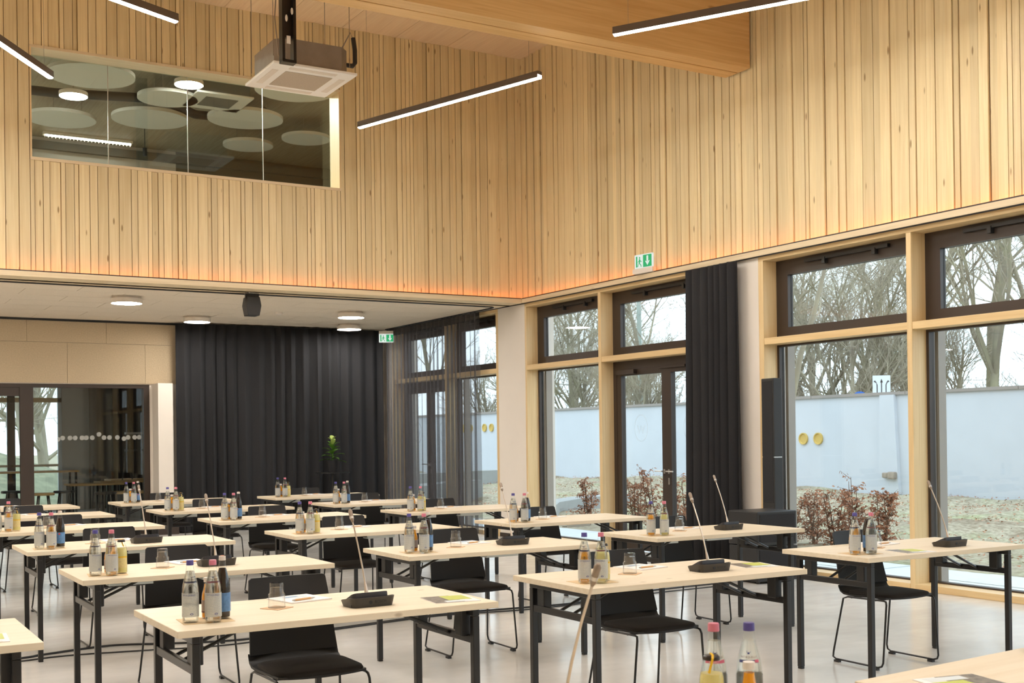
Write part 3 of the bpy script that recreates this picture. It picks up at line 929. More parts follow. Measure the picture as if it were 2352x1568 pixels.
# ------------------------------------------------------------------ curtains
def curtain(name, path, z0, z1, amp, period, mat, seed, label, cat, flare=0.0, thick=0.004, head=None, group=None):
    """path: list of (x,y); folds across the path"""
    rng = random.Random(seed)
    pts = [Vector((p[0], p[1], 0)) for p in path]
    L = sum((pts[i + 1] - pts[i]).length for i in range(len(pts) - 1))
    n = int(L / period * 10)
    rows = 7
    phase = []
    ph = 0.0
    amps = []
    for i in range(n + 1):
        ph += 2 * math.pi * (L / n) / period * (1 + 0.22 * math.sin(i * 0.13 + seed) + rng.uniform(-0.1, 0.1))
        phase.append(ph)
        amps.append(amp * (0.85 + 0.25 * math.sin(i * 0.071 + seed * 2)))
    vs_, fs_ = [], []
    for r in range(rows):
        t = r / (rows - 1)
        z = z1 + (z0 - z1) * t
        for i in range(n + 1):
            s = L * i / n
            acc = 0
            for j in range(len(pts) - 1):
                sl = (pts[j + 1] - pts[j]).length
                if s <= acc + sl + 1e-9 or j == len(pts) - 2:
                    d = (pts[j + 1] - pts[j]) / sl
                    p = pts[j] + d * (s - acc)
                    break
                acc += sl
            nrm = Vector((-d.y, d.x, 0))
            k_ = 0.55 + 0.45 * t
            q = p + nrm * (math.sin(phase[i]) * amps[i] * k_) + d * (math.sin(phase[i] * 2 + 0.6) * amps[i] * 0.25 * k_)
            q += d * (s - L / 2) * flare * t
            vs_.append((q.x, q.y, z))
    for r in range(rows - 1):
        for i in range(n):
            a = r * (n + 1) + i
            fs_.append((a, a + 1, a + n + 2, a + n + 1))
    root = thing(name, label, cat, (path[0][0], path[0][1], z0), 0, group)
    m = MB().add([(v[0] - path[0][0], v[1] - path[0][1], v[2] - z0) for v in vs_], fs_)
    ob = m.build('cloth', mat, root, smooth=60, fix=False)
    if thick:
        md = ob.modifiers.new('cloth_thickness', 'SOLIDIFY')
        md.thickness = thick
    hm = MB().add([(v[0] - path[0][0], v[1] - path[0][1], (z1 - z0) - (0.0 if j < n + 1 else 0.12)) for j, v in enumerate(vs_[:n + 1] + vs_[:n + 1])],
                  [(i, i + 1, i + n + 2, i + n + 1) for i in range(n)])
    hb = hm.build('heading_tape', head or mat, root, smooth=60, fix=False)
    return root


curtain('blackout_curtain', [(5.0, 18.80), (8.58, 18.80)], 0.02, ZS - 0.02, 0.07, 0.2, MAT['curtain'], 3, 'wide charcoal curtain drawn across the far wall of the low zone', 'curtain')
curtain('blackout_curtain', [(8.66, 10.66), (8.66, 9.72)], 0.02, ZS - 0.015, 0.06, 0.12, MAT['curtain'], 8, 'gathered charcoal curtain hanging between the garden door and the big window', 'curtain', flare=0.06)
curtain('sheer_curtain', [(8.60, 18.72), (8.60, 15.42)], 0.02, ZS - 0.02, 0.06, 0.15, MAT['sheer'], 5, 'see-through black voile curtain in front of the windows of the low zone', 'curtain', thick=0.0, head=MAT['sheer_head'])


# ------------------------------------------------------------------ pendant strip lamps
def pendant(p0, p1, label, z=5.05):
    a, b_ = Vector((p0[0], p0[1], z)), Vector((p1[0], p1[1], z))
    L = (b_ - a).length
    ang = math.atan2(b_.y - a.y, b_.x - a.x)
    t = thing('pendant_lamp', label, 'lamp', (a.x, a.y, z), ang, 'long pendant strip lamps')
    MB().box(0, L, -0.033, 0.033, 0.026, 0.062).box(0, L, -0.035, -0.032, -0.004, 0.026).box(0, L, 0.032, 0.035, -0.004, 0.026).build('housing', MAT['lamp_body'], t)
    prof = [(-0.0315, 0.026), (-0.0315, 0.002), (-0.024, -0.008), (-0.010, -0.013), (0.010, -0.013), (0.024, -0.008), (0.0315, 0.002), (0.0315, 0.026)]
    MB().prism_axis(prof, 0.004, L - 0.004, 'x').build('diffuser', MAT['pendant_light'], t)
    for u in (0.14, L - 0.14):
        MB().tube([(u, 0, 0.062), (u, 0, ZC - z)], 0.0016, 5).build('suspension_wire', MAT['wire'], t)
    return t


pendant((5.50, 12.61), (6.32, 10.0), 'long lit strip lamp hanging in front of the inner corner')
pendant((6.24, 8.62), (7.61, 6.29), 'lit strip lamp under the beam, cut off by the top edge')
pendant((2.74, 10.15), (0.3, 9.0), 'lit strip lamp at top left above the inner window')
pendant((2.08, 12.30), (0.57, 10.06), 'lit strip lamp at the left edge beside the inner window')
pendant((2.6, 7.6), (3.4, 5.1), 'lit strip lamp above the middle tables, out of view')
pendant((0.2, 6.2), (2.4, 4.7), 'lit strip lamp above the front left tables, out of view')
pendant((5.6, 3.4), (4.1, 1.3), 'lit strip lamp above the window side behind the camera')
pendant((-1.6, 8.2), (-3.9, 6.8), 'lit strip lamp over the left side of the hall')
pendant((-1.4, 12.9), (-3.2, 10.9), 'lit strip lamp over the far left of the hall')
pendant((0.4, 13.5), (-1.6, 12.0), 'added fill strip lamp near the inner wall left of the picture')  # unseen extra lamp, added to lift the back wall
pendant((-3.4, 13.6), (-4.8, 11.6), 'added fill strip lamp in the far left corner of the hall')  # another unseen lamp added for the back wall's brightness
pendant((1.8, 1.2), (3.9, -0.4), 'lit strip lamp behind the camera')
pendant((-3.0, 3.2), (-0.9, 1.4), 'lit strip lamp over the near left of the hall')
pendant((5.9, -1.2), (3.6, -2.6), 'lit strip lamp over the rear of the hall')


# ------------------------------------------------------------------ downlights on the soffit
def downlight(x, y, label):
    t = thing('downlight', label, 'lamp', (x, y, ZS), 0, 'round downlights on the low ceiling')
    MB().lathe([(0.0, 0.0), (0.17, 0.0), (0.17, -0.03), (0.2, -0.03), (0.2, -0.09), (0.19, -0.09), (0.19, -0.085)], 28).build('drum', MAT['lamp_white'], t, smooth=40)
    MB().lathe([(0.0, -0.088), (0.188, -0.088), (0.19, -0.083)], 28).build('diffuser', MAT['down_light'], t)
    return t


downlight(3.58, 15.81, 'round white downlight nearest the left edge of the low ceiling')
downlight(5.09, 17.88, 'round white downlight above the left end of the charcoal curtain')
downlight(6.96, 16.35, 'round white downlight nearer the hall, right of the black speaker')
downlight(7.68, 18.13, 'round white downlight close above the right end of the charcoal curtain')
downlight(1.2, 17.0, 'round white downlight left of the picture')
downlight(-1.6, 16.2, 'added round fill downlight farther left of the picture')  # this and the next: unseen lamps added to brighten the soffit
downlight(-3.6, 17.6, 'added round fill downlight at the far left of the low zone')

t = thing('ceiling_speaker', 'small black box speaker hanging from the low ceiling', 'speaker', (4.9, 14.72, ZS))
MB().prism_axis([(-0.08, -0.06), (0.08, -0.06), (0.10, -0.17), (0.075, -0.30), (-0.075, -0.30), (-0.10, -0.17)], -0.08, 0.1, 'y').build('cabinet', MAT['black_plastic'], t, bevel=0.008)
MB().box(-0.085, 0.085, -0.015, 0.015, -0.07, -0.012).box(-0.09, -0.08, -0.015, 0.015, -0.2, -0.012).box(0.08, 0.09, -0.015, 0.015, -0.2, -0.012).build('bracket', MAT['black_metal'], t)
MB().box(-0.05, 0.05, -0.02, 0.02, -0.012, 0.0).build('ceiling_plate', MAT['lamp_white'], t)
o = MB().lathe([(0, 0), (0.06, 0), (0.055, -0.03), (0.03, -0.042), (0, -0.044)], 18).build('smoke_detector', MAT['lamp_white'], loc=(6.0, 16.8, ZS), smooth=40)
tag(o, 'small white smoke detector on the low ceiling', 'detector')


# ------------------------------------------------------------------ exit signs
def exit_sign(loc, rotz, label, s=1.0, up=False):
    t = thing('exit_sign', label, 'sign', loc, rotz, 'green emergency exit signs')
    w_, h_ = 0.30 * s, 0.17 * s
    MB().box(-w_ / 2, w_ / 2, -0.012, 0.012, 0, h_).build('sign_panel', MAT['sign_white'], t)
    MB().box(-w_ / 2 - 0.02, w_ / 2 + 0.02, -0.03, 0.03, -0.06, 0.0).build('housing', MAT['lamp_white'], t) if not up else MB().box(-w_ / 2, w_ / 2, -0.02, 0.02, h_, h_ + 0.05).build('housing', MAT['lamp_white'], t)
    f = -0.0135
    MB().box(-0.005 * s, w_ / 2 - 0.012, f, -0.012, 0.012, h_ - 0.012).build('green_field', MAT['sign_green'], t)
    m = MB()
    def P(poly, off=0.0, y_=-0.0145):
        m.add([(off + a * s, y_, b_ * s) for a, b_ in poly], [tuple(range(len(poly)))])
    P([(0.055, 0.145), (0.085, 0.145), (0.085, 0.09), (0.07, 0.06), (0.055, 0.09)])
    P([(0.03, 0.085), (0.07, 0.028), (0.11, 0.085), (0.085, 0.08), (0.07, 0.06), (0.055, 0.08)])
    m.build('arrow', MAT['sign_white'], t, fix=False)
    m = MB()
    P([(-0.125, 0.02), (-0.10, 0.02), (-0.10, 0.15), (-0.125, 0.15)], 0, -0.0135)
    P([(-0.075, 0.06), (-0.055, 0.06), (-0.05, 0.115), (-0.075, 0.115)], 0, -0.0135)
    P([(-0.07, 0.12), (-0.052, 0.12), (-0.052, 0.14), (-0.07, 0.14)], 0, -0.0135)
    P([(-0.05, 0.1), (-0.028, 0.085), (-0.03, 0.075), (-0.052, 0.088)], 0, -0.0135)
    P([(-0.075, 0.1), (-0.095, 0.082), (-0.09, 0.074), (-0.072, 0.09)], 0, -0.0135)
    P([(-0.06, 0.062), (-0.035, 0.045), (-0.03, 0.018), (-0.042, 0.018), (-0.047, 0.04), (-0.07, 0.055)], 0, -0.0135)
    P([(-0.075, 0.065), (-0.085, 0.03), (-0.1, 0.025), (-0.098, 0.034), (-0.09, 0.04), (-0.085, 0.065)], 0, -0.0135)
    m.build('running_man', MAT['sign_green'], t, fix=False)
    return t


exit_sign((8.70, 11.46, 3.478), RAD(-90 + 8), 'lit green exit sign on the ledge above the garden door')
exit_sign((8.5, 18.45, 3.10), RAD(-30), 'lit green exit sign in the corner above the sheer curtain', 0.85, True)

# ------------------------------------------------------------------ cassette air conditioner on its post
t = thing('air_conditioner', 'square ceiling cassette air conditioner hanging below the roof', 'air conditioner', (4.76, 12.53, 5.46))
h = 0.48
pn = MB().box(-h, h, -h, h, 0, 0.03).build('panel', MAT['ac_white'], t, bevel=0.008)
MB().box(-0.27, 0.27, -0.27, 0.27, -0.006, 0.0).build('intake_grille', MAT['ac_grille'], pn, bevel=0.002)
for k in range(4):
    m = MB().box(-0.27, 0.27, -0.42, -0.35, -0.004, 0.0)
    m.xform(Matrix.Rotation(RAD(90 * k), 4, 'Z'))
    m.build('air_vane', MAT['lamp_white'], pn)
c = 0.10
MB().prism([(-0.42 + c, -0.42), (0.42 - c, -0.42), (0.42, -0.42 + c), (0.42, 0.42 - c), (0.42 - c, 0.42), (-0.42 + c, 0.42), (-0.42, 0.42 - c), (-0.42, -0.42 + c)], 0.03, 0.31).build('casing', MAT['galv'], t)
for sx in (-1, 1):
    for sy in (-1, 1):
        MB().tube([(sx * 0.44, sy * 0.36, 0.12), (sx * 0.44, sy * 0.36, ZC - 5.462)], 0.004, 6).build('threaded_rod', MAT['wire'], t)
MB().tube([(0.40, -0.30, 0.16), (0.50, -0.30, 0.16), (0.53, -0.30, 0.2), (0.53, -0.30, 0.34), (0.52, -0.28, 0.48)], 0.026, 10).build('condensate_pipe', MAT['black_plastic'], t, smooth=50)
MB().tube([(0.52, -0.28, 0.46), (0.50, -0.25, 0.55), (0.42, -0.2, 0.38), (0.25, -0.1, 0.33)], 0.008, 8).build('hose', MAT['wire'], t, smooth=50)
t = thing('ceiling_post', 'black steel post with slots in front of the air conditioner', 'post', (4.28, 11.62, 5.30))
MB().box(-0.075, -0.045, -0.05, 0.05, 0.05, ZC - 5.30).box(0.045, 0.075, -0.05, 0.05, 0.05, ZC - 5.30).box(-0.045, 0.045, 0.0, 0.05, 0.3, ZC - 5.30).build('post_channel', MAT['black_metal'], t)
MB().box(-0.075, 0.075, -0.05, 0.05, 0.03, 0.06).build('foot_plate', MAT['black_metal'], t)
MB().tube([(-0.1, 0, 0.1), (-0.13, 0.02, 0.5), (-0.1, 0.02, 0.9), (-0.1, 0.02, ZC - 5.3)], 0.006, 6).build('cable', MAT['wire'], t)
for i, (a, b_) in enumerate(((-0.03, 0.48), (0.03, 0.56))):
    MB().lathe([(0.0, -0.001), (0.014, -0.001), (0.014, 0.001), (0, 0.001)], 12).xform(Matrix.Translation((a, -0.052, b_)) @ Matrix.Scale(2.6, 4, (0, 0, 1)) @ Matrix.Rotation(RAD(90), 4, 'X')).build('slot_plate', MAT['ac_white'], t)
MB().box(-0.03, 0.01, -0.056, -0.05, 0.22, 0.3).build('type_plate', MAT['ac_white'], t)

# ------------------------------------------------------------------ table
TABLE_H = 0.74


def make_table():
    t = thing('folding_table', '', 'table', group='pale wooden folding tables')
    MB().box(-0.70, 0.70, -0.35, 0.35, TABLE_H - 0.028, TABLE_H).build('tabletop', MAT['table'], t, bevel=0.003)
    zt = TABLE_H - 0.028
    for sx in (-1, 1):
        x0 = sx * 0.615
        for sy in (-1, 1):
            y0 = sy * 0.285
            MB().box(x0 - 0.016, x0 + 0.016, y0 - 0.016, y0 + 0.016, 0.012, zt - 0.035).box(x0 - 0.015, x0 + 0.015, y0 - 0.015, y0 + 0.015, 0.0, 0.012).build('leg', MAT['black_metal'], t, bevel=0.004)
            MB().box(x0 - sx * 0.02 - 0.025, x0 - sx * 0.02 + 0.025, y0 - sy * 0.105, y0 - sy * 0.045, zt - 0.13, zt).build('corner_block', MAT['black_plastic'], t, bevel=0.006)
        MB().box(x0 - 0.016, x0 + 0.016, -0.301, 0.301, zt - 0.035, zt - 0.003).build('top_bar', MAT['black_metal'], t, bevel=0.005)
        MB().box(x0 - 0.012, x0 + 0.012, -0.27, 0.27, 0.555, 0.59).build('crossbar', MAT['black_metal'], t, bevel=0.004)
        for sy in (-1, 1):
            MB().tube([(x0, sy * 0.06, 0.57), (x0 - sx * 0.03, sy * 0.06, 0.585), (x0 - sx * 0.30, sy * 0.06, zt - 0.01)], 0.008, 6).build('brace', MAT['black_metal'], t)
    for a, b_ in ((-0.50, -0.26), (0.02, 0.26)):
        MB().box(a, b_, -0.03, -0.02, zt - 0.05, zt).box(a, b_, -0.02, 0.06, zt - 0.05, zt - 0.045).build('cable_tray', MAT['card'], t)
    return t


def make_chair():
    t = thing('sled_chair', '', 'chair', group='black sled-base chairs')
    # local frame: sitter looks towards -y; origin on the floor below the seat centre
    wseat = 0.215
    # seat shell and back as one curved plywood sheet: backrest separate part
    prof = [(-0.20, 0.437), (0.10, 0.432), (0.16, 0.436), (0.19, 0.452), (0.205, 0.48)]
    vs_, fs_ = [], []
    n = 8
    for th in (0.0, -0.011):
        for (py, pz) in prof:
            for k in range(n + 1):
                u = -1 + 2 * k / n
                fx = (1 - 0.06 * (1 if py < -0.15 else 0))
                vs_.append((u * wseat * fx, py + (0.0 if py > -0.15 else 0.02 * u * u), pz + th + 0.006 * u * u))
    m_ = len(prof)
    for j in range(m_ - 1):
        for k in range(n):
            a = j * (n + 1) + k
            fs_.append((a, a + 1, a + n + 2, a + n + 1))
            o_ = m_ * (n + 1)
            fs_.append((o_ + a, o_ + a + n + 1, o_ + a + n + 2, o_ + a + 1))
    o_ = m_ * (n + 1)
    for k in range(n):
        fs_.append((k, o_ + k, o_ + k + 1, k + 1))
        a = (m_ - 1) * (n + 1) + k
        fs_.append((a, a + 1, o_ + a + 1, o_ + a))
    for j in range(m_ - 1):
        a, b_ = j * (n + 1), (j + 1) * (n + 1)
        fs_.append((a, b_, o_ + b_, o_ + a))
        a, b_ = a + n, b_ + n
        fs_.append((a, o_ + a, o_ + b_, b_))
    MB().add(vs_, fs_).build('seat_shell', MAT['chair_shell'], t, smooth=50)
    # backrest
    bp = [(0.205, 0.48), (0.225, 0.56), (0.25, 0.66), (0.274, 0.75), (0.290, 0.81), (0.292, 0.82)]
    vs_, fs_ = [], []
    for th in (0.0, 0.011):
        for i, (py, pz) in enumerate(bp):
            for k in range(n + 1):
                u = -1 + 2 * k / n
                wv = 0.21 - 0.006 * i - (0.006 if i == len(bp) - 1 else 0)
                vs_.append((u * wv, py + th - 0.018 * u * u, pz))
    m_ = len(bp)
    o_ = m_ * (n + 1)
    for j in range(m_ - 1):
        for k in range(n):
            a = j * (n + 1) + k
            fs_.append((a, a + n + 1, a + n + 2, a + 1))
            fs_.append((o_ + a, o_ + a + 1, o_ + a + n + 2, o_ + a + n + 1))
        a, b_ = j * (n + 1), (j + 1) * (n + 1)
        fs_.append((a, o_ + a, o_ + b_, b_))
        a, b_ = a + n, b_ + n
        fs_.append((a, b_, o_ + b_, o_ + a))
    for k in range(n):
        fs_.append((k, k + 1, o_ + k + 1, o_ + k))
        a = (m_ - 1) * (n + 1) + k
        fs_.append((a, o_ + a, o_ + a + 1, a + 1))
    MB().add(vs_, fs_).build('backrest', MAT['chair_shell'], t, smooth=50)
    # upholstered pad
    rim = []
    for k in range(40):
        an = 2 * math.pi * k / 40
        cx_, sy_ = math.cos(an), math.sin(an)
        e = 0.38
        rim.append((math.copysign(abs(cx_) ** e, cx_) * 0.208, math.copysign(abs(sy_) ** e, sy_) * 0.185 - 0.015))
    vs_, fs_ = [], []
    for sc_, z_ in ((0.99, 0.436), (1.0, 0.446), (0.98, 0.454), (0.9, 0.459), (0.5, 0.461)):
        for (a, b_) in rim:
            vs_.append((a * sc_, (b_ + 0.015) * sc_ - 0.015, z_))
    for j in range(4):
        for k in range(40):
            fs_.append((j * 40 + k, j * 40 + (k + 1) % 40, (j + 1) * 40 + (k + 1) % 40, (j + 1) * 40 + k))
    fs_.append(tuple(range(160, 200)))
    MB().add(vs_, fs_).build('seat_pad', MAT['seat_fabric'], t, smooth=50)
    # sled frame, one bent rod loop per side
    for s in (-1, 1):
        xs0, xs1 = s * 0.208, s * 0.245
        loop = [(xs0, -0.165, 0.424), (xs0, 0.13, 0.418), (xs0 + s * 0.003, 0.165, 0.405), (xs1 - s * 0.006, 0.228, 0.06), (xs1, 0.226, 0.03), (xs1, 0.20, 0.018), (xs1, -0.15, 0.018), (xs1, -0.18, 0.028), (xs1 - s * 0.002, -0.19, 0.05), (xs0 + s * 0.004, -0.192, 0.40), (xs0, -0.185, 0.42)]
        leg = MB().tube(loop, 0.0062, 8, closed=True).build('sled_leg', MAT['black_metal'], t, smooth=50)
        for yg in (-0.13, 0.19):
            MB().box(xs1 - 0.012, xs1 + 0.012, yg - 0.02, yg + 0.02, 0.0, 0.014).build('glide', MAT['black_plastic'], leg)
    MB().tube([(-0.208, -0.10, 0.420), (0.208, -0.10, 0.420)], 0.006, 8).tube([(-0.208, 0.10, 0.416), (0.208, 0.10, 0.416)], 0.006, 8).build('seat_rail', MAT['black_metal'], t)
    return t


# ------------------------------------------------------------------ bottles and small tableware
WATER_PROF = [(0.0, 0.0), (0.027, 0.0), (0.0305, 0.004), (0.032, 0.012), (0.0325, 0.06), (0.0325, 0.118), (0.0315, 0.135), (0.0285, 0.155), (0.0235, 0.175), (0.0185, 0.195), (0.0148, 0.212), (0.0132, 0.226), (0.0132, 0.232)]


def arc_patch(r, z0, z1, a0, a1, n=18, r2=None):
    return MB().lathe([(r, z0), (r2 or r, z1)], n, a0=a0, a1=a1)


def bend_text(s, size, prof_r, zc, ang, name, mat, parent, tilt=0.0):
    me = text_mesh(s, size)
    for v in me.vertices:
        xx_, yy_ = v.co.x, v.co.y
        z = zc + yy_
        r = prof_r(z) + 0.0007
        a = ang + xx_ / r
        v.co = (r * math.cos(a), r * math.sin(a), z)
    me.materials.append(mat)
    return link(name, me, parent)


def water_r(z):
    for i in range(len(WATER_PROF) - 1):
        (r0, z0), (r1, z1) = WATER_PROF[i], WATER_PROF[i + 1]
        if z0 <= z <= z1:
            return r0 + (r1 - r0) * (z - z0) / max(z1 - z0, 1e-9)
    return 0.013


def make_water(cap, front=False):
    t = thing('water_bottle', '', 'bottle', group='glass mineral water bottles')
    MB().lathe(WATER_PROF, 24).build('glass', MAT['bottle_glass'], t, smooth=40)
    inner = [(0.0, 0.007)] + [(r - 0.0018, max(z, 0.007)) for r, z in WATER_PROF[1:] if z < 0.2] + [(0.0155, 0.203), (0.0, 0.203)]
    MB().lathe(inner, 24).build('water', MAT['water'], t, smooth=40)
    MB().lathe([(0.0142, 0.226), (0.0147, 0.229), (0.0142, 0.233), (0.0142, 0.242), (0.013, 0.246), (0.0, 0.246)], 18).build('cap', cap, t, smooth=40)
    back = RAD(-90)      # side turned to the camera on the delegates' tables
    lb = arc_patch(0.0329, 0.024, 0.118, back - 1.75, back + 1.75).build('back_label', MAT['label_back'], t, fix=False)
    bend_text('WITAQUELLE', 0.009, water_r, 0.110, back, 'label_heading', MAT['ink_blue'], lb)
    ov = MB()
    vs_ = [(0.0335 * math.cos(back + 0.35 + 0.2 * math.cos(k * math.pi / 8)), 0.0335 * math.sin(back + 0.35 + 0.2 * math.cos(k * math.pi / 8)), 0.036 + 0.004 * math.sin(k * math.pi / 8)) for k in range(16)]
    vs2 = [(0.0335 * math.cos(back + 0.35 + 0.13 * math.cos(k * math.pi / 8)), 0.0335 * math.sin(back + 0.35 + 0.13 * math.cos(k * math.pi / 8)), 0.036 + 0.0022 * math.sin(k * math.pi / 8)) for k in range(16)]
    ov.add(vs_ + vs2, [(k, (k + 1) % 16, 16 + (k + 1) % 16, 16 + k) for k in range(16)]).build('label_oval', MAT['ink_blue'], lb, fix=False)
    # front: neck label with name and coloured band, body label
    fr = RAD(90)
    bandmat = MAT['ink_pink'] if cap is MAT['cap_pink'] else MAT['ink_blue']
    bd = MB().lathe([(water_r(0.150) + 0.0006, 0.150), (water_r(0.157) + 0.0006, 0.157)], 16, a0=fr - 0.9, a1=fr + 0.9).build('band', bandmat, t, fix=False)
    MB().lathe([(water_r(0.151) + 0.0008, 0.151), (water_r(0.158) + 0.0008, 0.158)], 6, a0=fr + 0.55, a1=fr + 0.95).build('band_accent', MAT['ink_pink'], bd, fix=False)
    bend_text('WITAQUELLE', 0.0072, water_r, 0.164, fr, 'brand_lettering', MAT['ink_brown'], t)
    bend_text('medium', 0.006, lambda z: water_r(z) + 0.0004, 0.1535, fr - 0.2, 'band_lettering', MAT['ink_white'], bd)
    em = MB()
    for poly in ([(-0.002, 0.171), (0.002, 0.171), (0.003, 0.1745), (0.0, 0.176), (-0.003, 0.1745)], [(-0.005, 0.1745), (-0.003, 0.1755), (-0.0045, 0.18)], [(0.003, 0.1755), (0.005, 0.1745), (0.0055, 0.1785)]):
        em.add([((water_r(z) + 0.0008) * math.cos(fr + x_ / 0.024), (water_r(z) + 0.0008) * math.sin(fr + x_ / 0.024), z) for x_, z in poly], [tuple(range(len(poly)))])
    em.build('emblem', MAT['ink_blue'], t, fix=False)
    MB().lathe([(0.0331, 0.062), (0.0331, 0.074)], 10, a0=fr - 1.2, a1=fr + 1.2).build('front_label_edge', MAT['label_blue'], t, fix=False)
    return t


def make_cola():
    t = thing('cola_bottle', '', 'bottle', group='dark cola bottles')
    prof = [(r * 0.93, z * 1.03) for r, z in WATER_PROF]
    MB().lathe(prof, 24).build('glass', MAT['bottle_glass'], t, smooth=40)
    MB().lathe([(0.0, 0.007)] + [(r - 0.0016, max(z, 0.007)) for r, z in prof[1:] if z < 0.2] + [(0.0138, 0.203), (0.0, 0.203)], 24).build('cola', MAT['cola'], t, smooth=40)
    cp = MB().lathe([(0.0136, 0.234), (0.0142, 0.237), (0.0136, 0.241), (0.0136, 0.251), (0.0, 0.253)], 18).build('cap', MAT['cap_white'], t, smooth=40)
    MB().lathe([(0.0, 0.2535), (0.009, 0.2533)], 14).build('cap_print', MAT['cap_orange'], cp)
    lb = MB().lathe([(0.0308, 0.03), (0.0308, 0.105)], 26).build('label', MAT['label_blue'], t, fix=False)
    a = RAD(-75)
    MB().lathe([(0.0312, 0.09), (0.0312, 0.1)], 4, a0=a - 0.6, a1=a - 0.25).build('label_badge', MAT['ink_red'], lb, fix=False)
    return t


def make_juice():
    t = thing('juice_bottle', '', 'bottle', group='small orange juice bottles')
    prof = [(0.0, 0.0), (0.021, 0.0), (0.0235, 0.004), (0.024, 0.012), (0.024, 0.085), (0.022, 0.1), (0.017, 0.115), (0.0145, 0.13), (0.0135, 0.145), (0.0135, 0.15)]
    MB().lathe(prof, 22).build('glass', MAT['bottle_glass'], t, smooth=40)
    MB().lathe([(0.0, 0.005)] + [(r - 0.0014, max(z, 0.005)) for r, z in prof[1:] if z < 0.135] + [(0.0125, 0.138), (0, 0.138)], 22).build('juice', MAT['juice'], t, smooth=40)
    MB().lathe([(0.0148, 0.146), (0.0150, 0.160), (0.0142, 0.164), (0.0, 0.165)], 18).build('cap', MAT['cap_white'], t, smooth=40)
    lb = MB().lathe([(0.0244, 0.03), (0.0244, 0.074)], 24).build('label', MAT['label_grey'], t, fix=False)
    MB().lathe([(0.0246, 0.024), (0.0246, 0.03)], 24).build('label_band', MAT['ink_brown'], lb, fix=False)
    def jr(z):
        return 0.018 if z > 0.108 else 0.024
    bend_text('B', 0.02, lambda z: 0.0192, 0.112, RAD(-90), 'neck_letter', MAT['ink_black'], t)
    return t


def make_lemonade():
    t = thing('lemonade_bottle', '', 'bottle', group='squat lemonade bottles')
    prof = [(0.0, 0.0), (0.027, 0.0), (0.030, 0.004), (0.031, 0.012), (0.031, 0.105), (0.0295, 0.122), (0.025, 0.138), (0.0195, 0.148), (0.0175, 0.156), (0.0175, 0.163)]
    MB().lathe(prof, 24).build('glass', MAT['bottle_glass'], t, smooth=40)
    MB().lathe([(0.0, 0.006)] + [(r - 0.0016, max(z, 0.006)) for r, z in prof[1:] if z < 0.13] + [(0.026, 0.13), (0.0, 0.13)], 24).build('lemonade', MAT['lemonade'], t, smooth=40)
    cc = MB().lathe([(0.0205, 0.160), (0.0208, 0.163), (0.0195, 0.168), (0.0165, 0.171), (0.0, 0.172)], 28, radial=lambda a, z: 1 + (0.03 * math.sin(a * 14) if z < 0.166 else 0)).build('crown_cap', MAT['cap_black'], t, smooth=30)
    for fr in (RAD(-90), RAD(90)):
        lb = MB().lathe([(0.0315, 0.03), (0.0315, 0.088)], 14, a0=fr - 1.1, a1=fr + 1.1).build('label', MAT['label_yellow'], t, fix=False)
        MB().lathe([(0.0318, 0.081), (0.0318, 0.088)], 14, a0=fr - 1.1, a1=fr + 1.1).build('label_edge', MAT['ink_yellow'], lb, fix=False)
    MB().box(-0.003, 0.003, -0.014, 0.016, 0.1722, 0.1732).add([(-0.003, 0.016, 0.1732), (0.003, 0.016, 0.1732), (0.004, 0.0225, 0.166), (-0.002, 0.0225, 0.166), (0.009, 0.0225, 0.148), (0.003, 0.0225, 0.148), (0.014, 0.0265, 0.135), (0.008, 0.0265, 0.133)],
        [(0, 1, 2, 3), (3, 2, 4, 5), (5, 4, 6, 7)]).build('pull_tab', MAT['pull_tab'], cc, fix=False)
    for ch in t.children:
        ch.scale = (1.0, 1.0, 1.07)
    return t


def make_tumbler():
    t = thing('drinking_glass', '', 'glass', group='upturned drinking glasses')
    fac = lambda a, z: 1 + 0.012 * math.cos(a * 12)
    outer = [(0.0365, 0.0), (0.0365, 0.004), (0.0352, 0.05), (0.0365, 0.052), (0.0352, 0.058), (0.031, 0.062), (0.0290, 0.100), (0.0275, 0.106), (0.0, 0.106)]
    inner = [(0.0345, 0.0), (0.0333, 0.05), (0.0295, 0.06), (0.0268, 0.088), (0.0, 0.09)]
    MB().lathe(outer, 36, radial=fac).build('outer_wall', MAT['tumbler_glass'], t, smooth=25)
    MB().lathe(inner, 36, radial=fac).build('inner_wall', MAT['tumbler_glass'], t, smooth=25)
    MB().lathe([(0.0345, 0.0), (0.0365, 0.0), (0.0365, 0.002), (0.0345, 0.002), (0.0345, 0.0)], 36).build('rim', MAT['bottle_glass'], t)
    return t


def make_coaster():
    o = MB().box(-0.05, 0.05, -0.05, 0.05, 0, 0.003).build('coaster', MAT['cork'], bevel=0.001)
    return tag(o, '', 'coaster', 'square card coasters')


def make_mat():
    o = MB().box(-0.10, 0.10, -0.085, 0.085, 0, 0.0012).build('bottle_mat', MAT['mat'])
    return tag(o, '', 'mat', 'paper mats under bottle groups')


def make_pad():
    t = thing('notepad', '', 'notepad', group='white notepads')
    MB().box(-0.105, 0.105, -0.105, 0.105, 0, 0.006).build('paper_block', MAT['paper'], t)
    cd = MB().box(-0.05, 0.06, 0.03, 0.10, 0.0062, 0.0075).build('card', MAT['card'], t)
    MB().box(-0.045, 0.02, 0.04, 0.06, 0.0076, 0.0078).build('card_print', MAT['label_blue'], cd)
    return t


